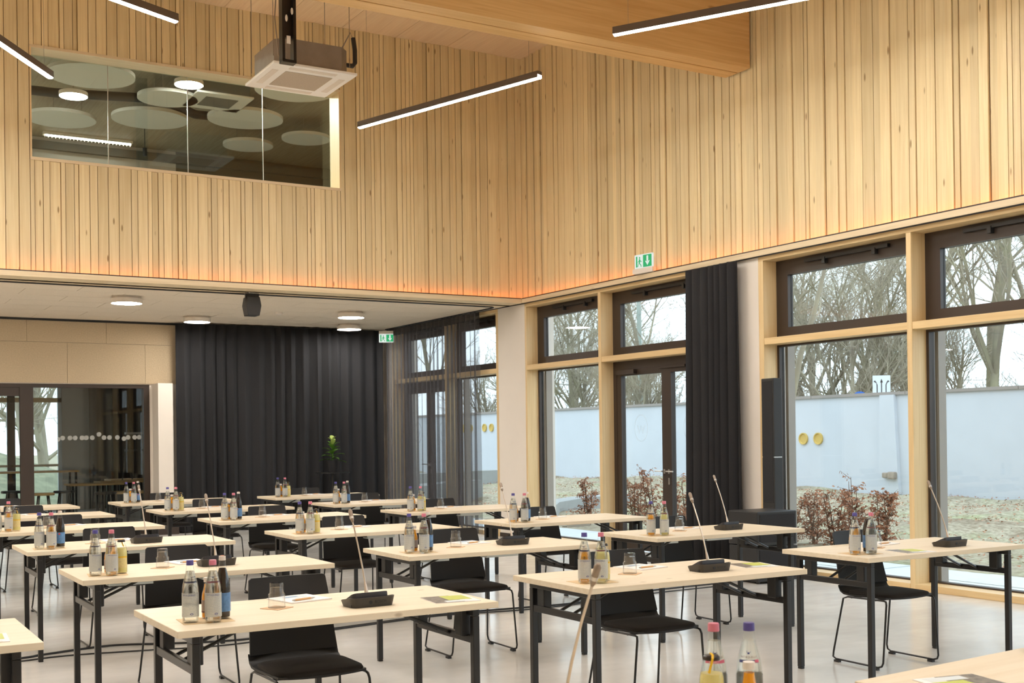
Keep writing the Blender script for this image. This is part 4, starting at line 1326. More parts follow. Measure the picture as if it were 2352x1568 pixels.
def make_pen():
    t = thing('ballpoint_pen', '', 'pen', group='wooden ballpoint pens')
    MB().lathe([(0.0, -0.045), (0.0048, -0.045), (0.0048, 0.04), (0.004, 0.042)], 10).xform(Matrix.Translation((0, 0, 0.0055)) @ Matrix.Rotation(RAD(90), 4, 'Y')).build('barrel', MAT['pen_wood'], t, smooth=40)
    MB().lathe([(0.004, 0.04), (0.0035, 0.055), (0.001, 0.068), (0.0, 0.069)], 10).xform(Matrix.Translation((0, 0, 0.0055)) @ Matrix.Rotation(RAD(90), 4, 'Y')).build('tip', MAT['silver'], t, smooth=40)
    MB().lathe([(0.0, -0.058), (0.003, -0.058), (0.003, -0.05), (0.0045, -0.05), (0.0045, -0.045)], 10).xform(Matrix.Translation((0, 0, 0.0055)) @ Matrix.Rotation(RAD(90), 4, 'Y')).build('push_button', MAT['silver'], t, smooth=40)
    MB().box(-0.03, 0.0, -0.001, 0.001, 0.0103, 0.0108).build('print', MAT['ink_white'], t)
    return t


def make_brochure():
    t = thing('brochure', '', 'brochure', group='green brochures')
    pg = MB().box(-0.105, 0.105, -0.105, 0.105, 0, 0.003).build('pages', MAT['paper'], t)
    MB().box(-0.104, 0.03, -0.104, 0.104, 0.003, 0.0033).build('cover_photo', MAT['brochure_photo'], pg)
    MB().box(-0.02, 0.09, -0.04, 0.095, 0.0034, 0.0037).build('green_field', MAT['brochure_green'], pg)
    MB().box(-0.05, 0.08, -0.095, -0.05, 0.0034, 0.0036).build('title_strip', MAT['card'], pg)
    return t


def rounded(w_, d_, r, n=6):
    p = []
    for cx_, cy_, a0 in ((w_ - r, d_ - r, 0), (-w_ + r, d_ - r, 90), (-w_ + r, -d_ + r, 180), (w_ - r, -d_ + r, 270)):
        for k in range(n + 1):
            a = RAD(a0 + 90 * k / n)
            p.append((cx_ + r * math.cos(a), cy_ + r * math.sin(a)))
    return p


def make_mic():
    t = thing('conference_microphone', '', 'microphone', group='gooseneck conference microphones')
    # wedge body: low tray towards -y (turned to the camera), console rising and sloping to +y
    low, top = rounded(0.098, 0.062, 0.03), rounded(0.106, 0.068, 0.032)
    n = len(low)
    vs_ = [(x_, y_, 0.0) for x_, y_ in low] + [(x_ * 1.0, y_, 0.042 - max(0, y_) * 0.35) for x_, y_ in top]
    vs_ += [(x_ * 0.955, y_ * 0.93, 0.042 - max(0, y_) * 0.35) for x_, y_ in top] + [(x_ * 0.94, y_ * 0.9, 0.03 - max(0, y_) * 0.3) for x_, y_ in top]
    fs_ = [tuple(range(n - 1, -1, -1))]
    for j in range(3):
        fs_ += [(j * n + k, j * n + (k + 1) % n, (j + 1) * n + (k + 1) % n, (j + 1) * n + k) for k in range(n)]
    fs_.append(tuple(range(3 * n, 4 * n)))
    base = MB().add(vs_, fs_).build('base', MAT['mic_base'], t, smooth=40)
    cons = rounded(0.088, 0.045, 0.02)
    n = len(cons)
    vs_ = [(x_, y_ + 0.012, 0.026 - max(0, y_) * 0.3) for x_, y_ in cons] + [(x_ * 0.97, y_ * 0.97 + 0.012, 0.060 - (y_ + 0.045) * 0.42) for x_, y_ in cons]
    MB().add(vs_, [tuple(range(n - 1, -1, -1)), tuple(range(n, 2 * n))] + [(k, (k + 1) % n, n + (k + 1) % n, n + k) for k in range(n)]).build('console', MAT['mic_inlay'], t, smooth=40)
    lt = text_mesh('BOSCH', 0.017)
    lt.materials.append(MAT['letter_dark'])
    lo = link('lettering', lt, base, (0.028, -0.0678, 0.022))
    lo.rotation_euler = (RAD(82), 0, 0)
    rg = MB()
    rg.lathe([(0.0062, -0.0004), (0.0078, -0.0004), (0.0078, 0.0004), (0.0062, 0.0004), (0.0062, -0.0004)], 16)
    rg.xform(Matrix.Translation((-0.018, -0.0672, 0.022)) @ Matrix.Rotation(RAD(82), 4, 'X'))
    rg.build('emblem', MAT['letter_dark'], base)
    MB().box(-0.1, -0.082, -0.045, -0.03, 0.004, 0.014).build('cable_socket', MAT['ink_black'], base)
    b0 = Vector((0.0, 0.012, 0.055))
    MB().tube([b0, b0 + Vector((0, 0.008, 0.03)), b0 + Vector((0, 0.013, 0.042))], [0.009, 0.006, 0.005], 10).build('neck_socket', MAT['mic_neck'], t, smooth=40)
    path = [b0 + Vector((0, 0.012, 0.04)), b0 + Vector((-0.002, 0.03, 0.10)), b0 + Vector((-0.004, 0.07, 0.20)), b0 + Vector((-0.006, 0.115, 0.295))]
    MB().tube(path, [0.0042, 0.004, 0.0036, 0.0036], 8).build('gooseneck', MAT['mic_neck'], t, smooth=40)
    e = path[-1]
    d = (path[-1] - path[-2]).normalized()
    head = MB().tube([e, e + d * 0.008, e + d * 0.02, e + d * 0.055, e + d * 0.063], [0.0036, 0.007, 0.0088, 0.0095, 0.005], 12).build('microphone_head', MAT['mic_head'], t, smooth=40)
    MB().tube([e + d * 0.018, e + d * 0.028], [0.0095, 0.0095], 12).build('head_ring', MAT['silver'], head, smooth=40)
    return t


P_TABLE, P_CHAIR = Proto(make_table()), Proto(make_chair())
P_BLUE, P_PINK = Proto(make_water(MAT['cap_blue'])), Proto(make_water(MAT['cap_pink']))
P_COLA, P_JUICE, P_LEMON = Proto(make_cola()), Proto(make_juice()), Proto(make_lemonade())
P_GLASS, P_COAST, P_MAT = Proto(make_tumbler()), Proto(make_coaster()), Proto(make_mat())
P_PAD, P_PEN, P_BRO, P_MIC = Proto(make_pad()), Proto(make_pen()), Proto(make_brochure()), Proto(make_mic())

TABLES = {
    (1, 0): (1.890, 4.839), (1, 1): (1.919, 6.785), (1, 2): (1.933, 8.685), (1, 3): (1.912, 10.561), (1, 4): (1.913, 12.466), (1, 5): (1.918, 14.279),
    (2, 0): (3.843, 4.947), (2, 1): (3.827, 6.847), (2, 2): (3.805, 8.739), (2, 3): (3.811, 10.642), (2, 4): (3.772, 12.448), (2, 5): (3.793, 14.397),
    (3, 0): (5.898, 5.126), (3, 1): (5.768, 6.915), (3, 2): (5.675, 8.680), (3, 3): (5.673, 10.646), (3, 4): (5.620, 12.433), (3, 5): (5.646, 14.402),
    (0, 0): (0.024, 4.891)}
CHAIR_DX = {(1, 0): (0.03, 0.20), (1, 1): (0.0, 0.2), (1, 2): (0.0, 0.2), (1, 3): (-0.01, 0.2), (1, 4): (-0.03, 0.2), (1, 5): (0.0, 0.2), (2, 0): (0.03, 0.165), (2, 1): (0.05, 0.24), (2, 2): (0.02, 0.19), (2, 3): (0.02, 0.2), (2, 4): (0.02, 0.2), (2, 5): (0.02, 0.2),
            (3, 0): (-0.03, 0.12), (3, 1): (0.03, 0.2), (3, 2): (0.03, 0.2), (3, 3): (0.03, 0.2), (3, 4): (0.02, 0.2), (3, 5): (0.0, 0.2), (0, 0): (0.03, 0.2)}
ROWN = ['front-row', 'second-row', 'third-row', 'fourth-row', 'fifth-row', 'back-row']
COLN = {0: 'cut-off leftmost', 1: 'left-column', 2: 'middle-column', 3: 'window-side'}
FOURTH = {(1, 0): 'c', (1, 1): 'l', (1, 2): 'c', (1, 3): 'l', (1, 4): 'c', (1, 5): 'l', (2, 0): 'l', (2, 1): 'c', (2, 2): 'l', (2, 3): 'c', (2, 4): 'l', (2, 5): 'c', (3, 0): 'c', (3, 1): 'l', (3, 2): 'c', (3, 3): 'l', (3, 4): 'c', (3, 5): 'l'}
MICS = {(1, 0): (0.18, -0.12), (1, 1): (0.10, -0.03), (1, 2): (0.13, -0.10), (2, 0): (0.24, -0.10), (2, 1): (0.22, -0.03), (3, 0): (0.25, -0.14), (3, 1): (0.2, -0.06)}
BROS = {(1, 0): (0.555, -0.17), (2, 0): (0.59, -0.05), (3, 0): (-0.2, -0.22), (0, 0): (0.50, -0.16)}
rj = random.Random(21)
TH = TABLE_H


def J(s):
    return rj.uniform(-s, s)


for key, (tx, ty) in TABLES.items():
    c_, r_ = key
    nm = '%s %s table' % (ROWN[r_], COLN[c_]) if c_ else 'front-row table cut off at the left edge'
    P_TABLE.place((tx, ty, 0), 0, ('pale wooden folding table with black legs, %s %s' % (ROWN[r_], COLN[c_])) if c_ else 'pale wooden folding table cut off by the left edge', None)
    P_CHAIR.place((tx + CHAIR_DX[key][0], ty + CHAIR_DX[key][1], 0), RAD(J(1.5)), 'black sled-base chair at the ' + nm)
    if c_ == 0:
        P_BRO.place((tx + BROS[key][0], ty + BROS[key][1], TH), RAD(-4), 'green brochure on the ' + nm)
        continue
    # bottle group, back labels turned towards the front of the hall
    fa = -math.degrees(math.atan2(tx, ty)) * 0.8
    bx, by = tx - 0.53, ty - 0.13
    P_MAT.place((bx, by, TH), RAD(-6 + J(4)), 'paper mat under the bottles on the ' + nm)
    zb = TH + 0.0013
    P_BLUE.place((tx - 0.598 + J(0.006), ty - 0.155 + J(0.008), zb), RAD(fa + J(18)), 'blue-capped water bottle on the ' + nm)
    P_PINK.place((tx - 0.522 + J(0.006), ty - 0.205 + J(0.008), zb), RAD(fa + J(18)), 'pink-capped water bottle on the ' + nm)
    P_JUICE.place((tx - 0.535 + (0.03 if c_ == 1 else -0.0) + J(0.006), ty - 0.075 + J(0.006), zb), RAD(fa + J(15)), 'small orange juice bottle on the ' + nm)
    (P_COLA if FOURTH[key] == 'c' else P_LEMON).place((tx - 0.455 + J(0.006), ty - 0.125 + J(0.008), zb), RAD(fa + J(15)), ('dark cola bottle on the ' if FOURTH[key] == 'c' else 'squat lemonade bottle on the ') + nm)
    # glass on coaster
    gx_, gy_ = tx - 0.185 + J(0.015), ty + 0.04 + J(0.02)
    P_COAST.place((gx_, gy_, TH), RAD(38 + J(15)), 'square coaster under the glass on the ' + nm)
    P_GLASS.place((gx_, gy_, TH + 0.0032), 0, 'upturned drinking glass on the ' + nm)
    # notepad and pen
    px_, py_ = tx + 0.02 + J(0.02), ty + 0.235
    P_PAD.place((px_, py_, TH), RAD(6 + J(6)), 'white notepad with a card on the ' + nm)
    P_PEN.place((px_ - 0.01, py_ - 0.075, TH + 0.006), RAD(12 + J(10)), 'wooden pen lying on the notepad of the ' + nm)
    if key in MICS:
        P_MIC.place((tx + MICS[key][0], ty + MICS[key][1], TH), RAD(J(3)), 'gooseneck microphone on the ' + nm)
    if key in BROS:
        P_BRO.place((tx + BROS[key][0], ty + BROS[key][1], TH), RAD(-8 + J(5)), 'green brochure on the ' + nm)

# presenters' tables nearest the camera, turned the other way
P_TABLE.place((1.42, 2.24, 0), RAD(180), 'pale wooden folding table below the bottom edge carrying the nearest bottles')
P_TABLE.place((3.32, 2.15, 0), RAD(184.5), 'pale wooden folding table cut off at the bottom right corner')
P_MAT.place((1.955, 2.22, TH), RAD(-30), 'paper mat under the nearest bottles')
P_PINK.place((1.940, 2.290, TH + 0.0013), RAD(146), 'nearest pink-capped water bottle at the bottom edge')
P_BLUE.place((2.017, 2.246, TH + 0.0013), RAD(134), 'nearest blue-capped water bottle at the bottom edge')
P_LEMON.place((1.878, 2.226, TH + 0.0013), RAD(150), 'nearest squat lemonade bottle with a yellow pull tab')
P_JUICE.place((1.960, 2.184, TH + 0.0013), RAD(145), 'nearest small juice bottle with a white cap')
P_MIC.place((1.64, 2.525, TH), RAD(181), 'blurred gooseneck microphone rising from the bottom edge')
P_MIC.place((3.49, 2.41, TH), RAD(184), 'microphone base cut off at the right edge, bottom right table')
P_BRO.place((2.82, 2.235, TH), RAD(168), 'brochure on the table at the bottom right corner')

# ------------------------------------------------------------------ floor cables
def cable(pts, r, label):
    # smooth path by Catmull-Rom
    P = [Vector(p) for p in pts]
    out_ = []
    for i in range(len(P) - 1):
        p0, p1, p2, p3 = P[max(i - 1, 0)], P[i], P[i + 1], P[min(i + 2, len(P) - 1)]
        for k in range(6):
            t_ = k / 6
            out_.append(0.5 * ((2 * p1) + (p2 - p0) * t_ + (2 * p0 - 5 * p1 + 4 * p2 - p3) * t_ * t_ + (3 * p1 - p0 - 3 * p2 + p3) * t_ ** 3))
    out_.append(P[-1])
    o = MB().tube(out_, r, 6).build('floor_cable', MAT['black_plastic'], smooth=60)
    return tag(o, label, 'cable', 'black cables on the floor')


cable([(x_, y_ - 0.02, 0.008) for x_, y_ in ((-0.4, 8.45), (1.09, 8.58), (1.38, 8.66), (1.84, 8.76), (2.25, 8.59), (2.72, 8.46), (3.59, 8.56), (4.43, 8.70), (5.22, 8.64), (5.74, 8.62), (6.5, 8.86), (7.6, 8.93))], 0.008, 'thicker black cable running across the floor between the rows')
cable([(x_, y_ - 0.09, 0.006) for x_, y_ in ((-0.4, 8.40), (1.09, 8.55), (1.5, 8.60), (2.0, 8.50), (2.6, 8.38), (3.59, 8.60), (4.43, 8.72), (5.22, 8.60), (5.9, 8.66), (6.6, 8.80), (7.5, 8.84))], 0.0055, 'thinner black cable beside the thick one on the floor')

# ------------------------------------------------------------------ sound system by the window
t = thing('column_speaker', 'slim tall black column loudspeaker standing by the window', 'loudspeaker', (8.56, 9.14, 0), RAD(-6))
MB().box(-0.055, 0.055, -0.10, 0.10, 0.0, 1.215).build('lower_column', MAT['black_plastic'], t, bevel=0.008)
MB().box(-0.055, 0.055, -0.10, 0.10, 1.222, 2.03).build('upper_column', MAT['black_plastic'], t, bevel=0.008)
MB().box(-0.05, 0.05, -0.095, 0.095, 1.214, 1.223).build('joint', MAT['silver'], t)
MB().box(-0.057, -0.0551, -0.085, 0.085, 0.75, 2.0).build('grille', MAT['curtain'], t)
t = thing('subwoofer', 'black subwoofer box, lower one standing on the floor below the column', 'loudspeaker', (8.14, 8.85, 0), RAD(-4))
MB().box(-0.24, 0.26, -0.22, 0.22, 0.02, 0.36).build('cabinet', MAT['black_plastic'], t, bevel=0.01)
MB().box(-0.21, 0.23, -0.227, -0.22, 0.05, 0.33).build('grille', MAT['curtain'], t)
for sx in (-0.2, 0.2):
    for sy in (-0.18, 0.18):
        MB().lathe([(0, 0), (0.02, 0), (0.022, 0.02), (0, 0.02)], 10, (sx, sy, 0)).build('foot', MAT['black_metal'], t)
t = thing('subwoofer', 'black subwoofer box stacked on top of the lower one', 'loudspeaker', (8.14, 8.86, 0.36), RAD(-2))
MB().box(-0.24, 0.26, -0.22, 0.22, 0.008, 0.34).build('cabinet', MAT['black_plastic'], t, bevel=0.01)
MB().box(-0.21, 0.23, -0.227, -0.22, 0.04, 0.31).build('grille', MAT['curtain'], t)
MB().box(-0.2, 0.22, -0.18, 0.18, 0.0, 0.008).build('rubber_pad', MAT['black_metal'], t)

# ------------------------------------------------------------------ plant on a slim stand in front of the far curtain
t = thing('plant_stand', 'slim black bistro table carrying the potted plant', 'table', (7.45, 18.35, 0))
MB().lathe([(0, 0.90), (0.28, 0.90), (0.28, 0.915), (0, 0.915)], 28).build('top', MAT['black_metal'], t)
MB().tube([(0, 0, 0.02), (0, 0, 0.9)], 0.025, 10).build('column', MAT['black_metal'], t)
MB().lathe([(0, 0), (0.2, 0), (0.2, 0.012), (0.03, 0.03), (0, 0.03)], 24).build('base', MAT['black_metal'], t)
t = thing('potted_plant', 'green leafy plant in a dark pot before the far curtain', 'plant', (7.45, 18.35, 0.9155))
MB().lathe([(0, 0), (0.07, 0), (0.085, 0.18), (0.09, 0.2), (0.08, 0.2), (0.078, 0.17), (0, 0.17)], 20).build('pot', MAT['curtain'], t, smooth=40)
rp = random.Random(4)
for i in range(20):
    a = i * 2.4
    hgt = 0.17 + 0.018 * i
    lean = 1.25 - 0.05 * i
    ln = 0.26 - 0.003 * i
    d = Vector((math.cos(a) * math.sin(lean), math.sin(a) * math.sin(lean), math.cos(lean)))
    sd = Vector((-math.sin(a), math.cos(a), 0))
    p0 = Vector((0, 0, hgt))
    vs_, fs_ = [], []
    for k, w_ in enumerate((0.006, 0.03, 0.042, 0.036, 0.02, 0.002)):
        s_ = k / 5
        c0 = p0 + d * ln * s_ + Vector((0, 0, -0.10 * s_ * s_))
        nrm = d.cross(sd)
        vs_ += [c0 - sd * w_ + nrm * 0.012, c0, c0 + sd * w_ + nrm * 0.012]
    for k in range(5):
        fs_ += [(3 * k, 3 * k + 1, 3 * k + 4, 3 * k + 3), (3 * k + 1, 3 * k + 2, 3 * k + 5, 3 * k + 4)]
    MB().add(vs_, fs_).build('leaf', MAT['leaf_plant_young'] if i > 14 else MAT['leaf_plant'], t, smooth=60, fix=False)
MB().tube([(0, 0, 0.1), (0.005, 0, 0.3), (0, 0, 0.52)], 0.012, 8).build('stem', MAT['leaf_plant'], t)

# ------------------------------------------------------------------ upper room contents
def disc(x, y, r, z, label):
    o = tag(link('acoustic_disc', None, None, (x, y, z)), label, 'acoustic panel', 'round acoustic ceiling discs')
    MB().lathe([(0, 0), (r, 0), (r, 0.05), (0, 0.05)], 40).build('felt_disc', MAT['disc'], o, smooth=40)
    for k in range(3):
        a = k * 2.1
        MB().tube([(r * 0.6 * math.cos(a), r * 0.6 * math.sin(a), 0.05), (r * 0.6 * math.cos(a), r * 0.6 * math.sin(a), 6.82 - z)], 0.003, 5).build('hanger', MAT['wire'], o)
    return o


for i, (x_, y_, r, lb) in enumerate(((3.38, 16.87, 0.58, 'round grey acoustic disc at upper left behind the inner window'), (4.58, 17.48, 0.43, 'small round acoustic disc in the middle behind the inner window'), (3.42, 19.36, 0.52, 'round acoustic disc at the left edge of the inner window'),
                           (4.63, 18.72, 0.58, 'round acoustic disc left of the second glass joint'), (5.93, 18.03, 0.58, 'round acoustic disc right of the second glass joint'), (7.21, 18.76, 0.40, 'round acoustic disc at the right end of the inner window'),
                           (6.5, 19.63, 0.42, 'low round acoustic disc towards the rear of the upper room'), (6.08, 16.18, 0.59, 'round acoustic disc just under the air conditioner panel'))):
    disc(x_, y_, r, 6.48, lb)


def round_lamp(x, y, label):
    t = thing('round_lamp', label, 'lamp', (x, y, 6.48), 0, 'round lamps in the upper room')
    MB().lathe([(0, 0.06), (0.2, 0.06), (0.2, 0.0), (0.19, 0.0)], 28).build('drum', MAT['lamp_white'], t, smooth=40)
    MB().lathe([(0, -0.004), (0.188, -0.004), (0.19, -0.001)], 28).build('diffuser', MAT['upper_light'], t)
    MB().tube([(0, 0, 0.06), (0, 0, 0.34)], 0.004, 6).build('stem', MAT['wire'], t)


round_lamp(4.66, 16.64, 'bright round lamp beside the second glass joint upstairs')
round_lamp(3.35, 17.97, 'bright round lamp at the left in the upper room')
round_lamp(7.6, 16.0, 'added round fill lamp hidden at the right end of the upper room')  # this and the next: hidden lamps added to brighten the upper room
round_lamp(1.4, 19.5, 'added round fill lamp hidden at the left end of the upper room')
t = thing('air_conditioner', 'white cassette air conditioner on the upper room ceiling', 'air conditioner', (5.27, 17.3, 6.48))
MB().box(-0.42, 0.42, -0.42, 0.42, 0, 0.03).build('panel', MAT['disc'], t, bevel=0.006)
MB().box(-0.24, 0.24, -0.24, 0.24, -0.006, 0).build('intake_grille', MAT['grey_dark'], t)
MB().box(-0.37, 0.37, -0.37, 0.37, 0.03, 0.335).build('casing', MAT['grey_dark'], t)
o = MB().tube([(1.0, 18.6, 6.62), (3.2, 18.4, 6.62), (4.6, 18.0, 6.62), (5.3, 18.6, 6.62), (5.9, 18.55, 6.62), (6.2, 17.9, 6.62)], 0.07, 12).build('ventilation_duct', MAT['duct'], smooth=60)
tag(o, 'dark round duct under the upper room ceiling', 'duct')
t = thing('louvre_lamp', 'lit louvred strip lamp on the rear wall of the upper room', 'lamp', (4.27, 21.6, 6.74))
MB().box(-0.75, 0.75, -0.06, 0.06, 0.03, 0.08).build('housing', MAT['lamp_white'], t)
MB().box(-0.72, 0.72, -0.05, 0.05, 0.02, 0.03).build('tube_light', MAT['tube_glow'], t)
for k in range(25):
    MB().box(-0.72 + k * 0.06, -0.715 + k * 0.06, -0.055, 0.055, -0.01, 0.03).build('louvre', MAT['lamp_white'], t)
t = thing('spotlight', 'small black cylinder spotlight under the upper room ceiling', 'lamp', (5.0, 20.6, 6.35))
MB().lathe([(0, 0), (0.035, 0), (0.035, 0.14), (0, 0.14)], 14).build('cylinder', MAT['duct'], t, smooth=40)
MB().tube([(0, 0, 0.14), (0, 0, 0.47)], 0.006, 6).build('rod', MAT['duct'], t)

# ------------------------------------------------------------------ room behind the glass partition
struct(MB().box(0.2, 8.9, YA + 0.25, 27.2, 3.0, 3.1).build('ceiling_side_room', MAT['grey_dark']))
struct(MB().box(4.72, 9.2, 27.0, 27.2, 0, 3.0).box(0.2, 4.72, 27.0, 27.2, 2.78, 3.0).box(0.2, 3.0, 27.0, 27.2, 0, 2.78).box(3.0, 4.72, 27.0, 27.2, 0, 0.1).build('wall_side_room_rear', MAT['grey_wall']))
struct(MB().box(0.0, 0.2, YA + 0.25, 27.2, 0, 3.1).build('wall_side_room_left', MAT['grey_wall']))
w = struct(link('window_20', None))
MB().box(3.0, 4.72, 27.02, 27.1, 2.33, 2.43).build('transom', MAT['frame_y'], w)
MB().box(4.64, 4.72, 27.02, 27.1, 0.1, 2.78).build('frame_stile', MAT['card'], w)
MB().box(3.62, 3.78, 27.02, 27.1, 0.1, 2.78).build('frame_stile', MAT['dark_frame'], w)
MB().box(3.0, 4.64, 27.02, 27.1, 0.95, 1.0).build('sill_rail', MAT['fascia'], w)
MB().box(3.0, 4.64, 27.055, 27.065, 0.1, 2.78).build('pane', MAT['window_glass'], w)
curtain('grey_curtain', [(5.25, 26.85), (5.75, 26.85)], 0.02, 2.95, 0.04, 0.16, MAT['curtain_grey'], 2, 'grey curtain in the room behind the glass partition', 'curtain')
curtain('dark_curtain', [(5.8, 26.6), (6.3, 26.6)], 0.02, 2.95, 0.05, 0.16, MAT['brown_curtain'], 6, 'dark brown curtain in the room behind the glass partition', 'curtain')
curtain('beige_curtain', [(6.35, 26.7), (7.2, 26.7)], 0.02, 2.95, 0.04, 0.17, MAT['grey_wall'], 9, 'beige curtain behind the easel in the room beyond', 'curtain')


def fill_globe(x, y, label):  # invented lamp, kept out of view to brighten the side room
    t = thing('fill_globe', label, 'lamp', (x, y, 2.72), 0, 'added fill lamps in the side room')
    MB().lathe([(0.0, 0.0), (0.06, 0.012), (0.1, 0.05), (0.1, 0.09), (0.06, 0.13), (0.0, 0.14)], 20).build('globe', MAT['side_fill_light'], t, smooth=60)
    MB().tube([(0, 0, 0.14), (0, 0, 0.28)], 0.006, 6).build('stem', MAT['wire'], t)


fill_globe(2.0, 22.0, 'added fill globe in the side room, left of the picture')
fill_globe(7.4, 23.5, 'added fill globe in the side room, hidden behind the curtain')


def bar_table(x, y, w_, d_, h_, label):
    t = thing('side_table', label, 'table', (x, y, 0), 0, 'wooden tables in the side room')
    MB().box(-w_ / 2, w_ / 2, -d_ / 2, d_ / 2, h_ - 0.03, h_).build('tabletop', MAT['stool_wood'], t)
    for sx in (-1, 1):
        for sy in (-1, 1):
            MB().box(sx * (w_ / 2 - 0.05) - 0.02, sx * (w_ / 2 - 0.05) + 0.02, sy * (d_ / 2 - 0.05) - 0.02, sy * (d_ / 2 - 0.05) + 0.02, 0, h_ - 0.03).build('leg', MAT['black_metal'], t)


bar_table(3.5, 23.0, 1.5, 0.7, 0.95, 'high wooden table left of the mullion beyond the glass')
bar_table(4.3, 21.6, 0.9, 0.6, 0.74, 'wooden table beyond the glass, nearest the mullion')
bar_table(5.0, 22.6, 0.9, 0.6, 0.74, 'wooden table beyond the glass, in front of the grey curtain')
bar_table(5.55, 23.6, 1.2, 0.6, 0.74, 'wooden table beyond the glass, in front of the easel')
bar_table(5.0, 20.6, 1.2, 0.6, 0.62, 'lower wooden table close behind the glass partition')


def stool(x, y, label, col):
    t = thing('stool', label, 'stool', (x, y, 0), 0, 'black stools in the side room')
    MB().lathe([(0, 0.60), (0.17, 0.60), (0.18, 0.62), (0.17, 0.64), (0, 0.64)], 20).build('seat', MAT[col], t, smooth=40)
    for k in range(4):
        a = RAD(45 + 90 * k)
        MB().tube([(0.1 * math.cos(a), 0.1 * math.sin(a), 0.6), (0.19 * math.cos(a), 0.19 * math.sin(a), 0)], 0.013, 6).build('leg', MAT['black_metal'], t)
    MB().tube([(0.16 * math.cos(RAD(45 + 90 * k)), 0.16 * math.sin(RAD(45 + 90 * k)), 0.2) for k in range(4)], 0.01, 6, closed=True).build('footrest', MAT['black_metal'], t)


stool(3.0, 21.9, 'black stool behind the glass door leaf', 'black_plastic')
stool(3.75, 21.3, 'black stool right of the mullion beyond the glass', 'black_plastic')
stool(4.2, 20.2, 'dark stool close behind the glass partition', 'brown_curtain')
stool(3.3, 20.6, 'wooden stool behind the mullion of the glass partition', 'stool_wood')
t = thing('easel', 'black display easel standing in the room beyond the glass', 'easel', (5.35, 23.0, 0))
MB().tube([(-0.35, 0, 0), (-0.14, 0.02, 1.62)], 0.014, 8).build('leg', MAT['black_metal'], t)
MB().tube([(0.35, 0, 0), (0.14, 0.02, 1.62)], 0.014, 8).build('leg', MAT['black_metal'], t)
MB().tube([(0.0, 0.6, 0), (0, 0.05, 1.5)], 0.014, 8).build('rear_leg', MAT['black_metal'], t)
MB().box(-0.2, 0.2, 0.0, 0.02, 1.60, 1.64).build('top_bar', MAT['silver'], t)
MB().box(-0.2, 0.2, -0.01, 0.03, 1.28, 1.32).build('crossbar', MAT['black_metal'], t)

# ------------------------------------------------------------------ outside: ground, path, wall
rg_ = random.Random(8)


def hnoise(x_, y_):
    return 0.05 * math.sin(x_ * 1.7 + y_ * 0.6) + 0.04 * math.sin(x_ * 0.7 - y_ * 1.9 + 1.3) + 0.03 * math.sin(x_ * 3.1 + y_ * 2.7)


vs_, fs_ = [], []
NX, NY = 70, 110
for i in range(NX + 1):
    for j in range(NY + 1):
        gx_ = 10.5 + (26.0 - 10.5) * i / NX
        gy_ = -8 + 68 * j / NY
        k_ = min(1, (gx_ - 10.5) / 2.0)
        z = -0.03 + k_ * (hnoise(gx_, gy_) + rg_.uniform(-0.03, 0.03)) + 0.02 * k_ + 0.22 * math.exp(-((gy_ - 27) / 5) ** 2) * max(0, (gx_ - 15) / 7)
        vs_.append((gx_, gy_, z))
for i in range(NX):
    for j in range(NY):
        a = i * (NY + 1) + j
        fs_.append((a, a + NY + 1, a + NY + 2, a + 1))
gnd = struct(MB().add(vs_, fs_).build('ground', MAT['lawn'], smooth=80, fix=False))
struct(MB().box(26.0, 120, -60, 160, -0.4, -0.1).box(0, 26, 60, 160, -0.4, -0.1).box(-40, 10.5, 27.3, 60, -0.4, -0.1).build('ground_beyond', MAT['lawn']))
pth = struct(MB().box(9.04, 10.5, -8, 60, -0.2, -0.05).build('path', MAT['concrete']))
yy = -8.0
while yy < 30:
    for a, b_ in ((9.06, 9.76), (9.77, 10.48)):
        MB().box(0, b_ - a, 0, 0.985, 0, 0.04).build('paving_slab', MAT['paving'], pth, loc=(a, yy, -0.06 + rg_.uniform(-0.003, 0.003)))
    yy += 1.0

# fallen leaves: uncountable litter
lv = MB()
for i in range(15000):
    gx_ = 10.7 + rg_.random() ** 0.8 * 11
    gy_ = rg_.uniform(6, 45)
    z = hnoise(gx_, gy_) * min(1, (gx_ - 10.5) / 2) + 0.035 + 0.22 * math.exp(-((gy_ - 27) / 5) ** 2) * max(0, (gx_ - 15) / 7)
    a = rg_.uniform(0, 6.28)
    s_ = rg_.uniform(0.012, 0.032)
    lv.add([(gx_ + s_ * math.cos(a + q), gy_ + s_ * math.sin(a + q), z + rg_.uniform(-0.01, 0.02)) for q in (0, 2.1, 4.2)], [(0, 1, 2)])
o = lv.build('leaf_litter', MAT['beech_leaf'], gnd, fix=False)
o['kind'] = 'stuff'

gw = struct(MB().box(22.0, 22.25, -20, 70, -0.3, 2.34).build('wall_garden', MAT['render_wall']))
yy = -20.0
while yy < 70:
    MB().box(21.94, 22.31, 0, 2.985, 2.34, 2.41).build('coping_sheet', MAT['coping'], gw, loc=(0, yy, 0))
    yy += 3.0
for y_ in (22.32, 21.80, 40.7, 40.1, 39.0, 38.47):
    z_ = 1.32 if y_ < 30 else 1.82
    MB().lathe([(0.12, 0.0), (0.15, 0.0), (0.15, 0.05), (0.13, 0.05), (0.11, 0.02), (0.0, 0.012)], 24).xform(Matrix.Translation((22.0, y_, z_)) @ Matrix.Rotation(RAD(-90), 4, 'Y')).build('wall_sleeve', MAT['hole_yellow'], gw, smooth=30)
MB().prism_axis([(19.18, 0.0), (19.80, 0.0), (19.72, 2.34), (19.30, 2.34)], 21.90, 22.0, 'x').build('buttress', MAT['render_wall'], gw)
t = thing('stone_block', 'rough stone block sticking out of the white garden wall', 'stone', (21.90, 19.40, 0.36))
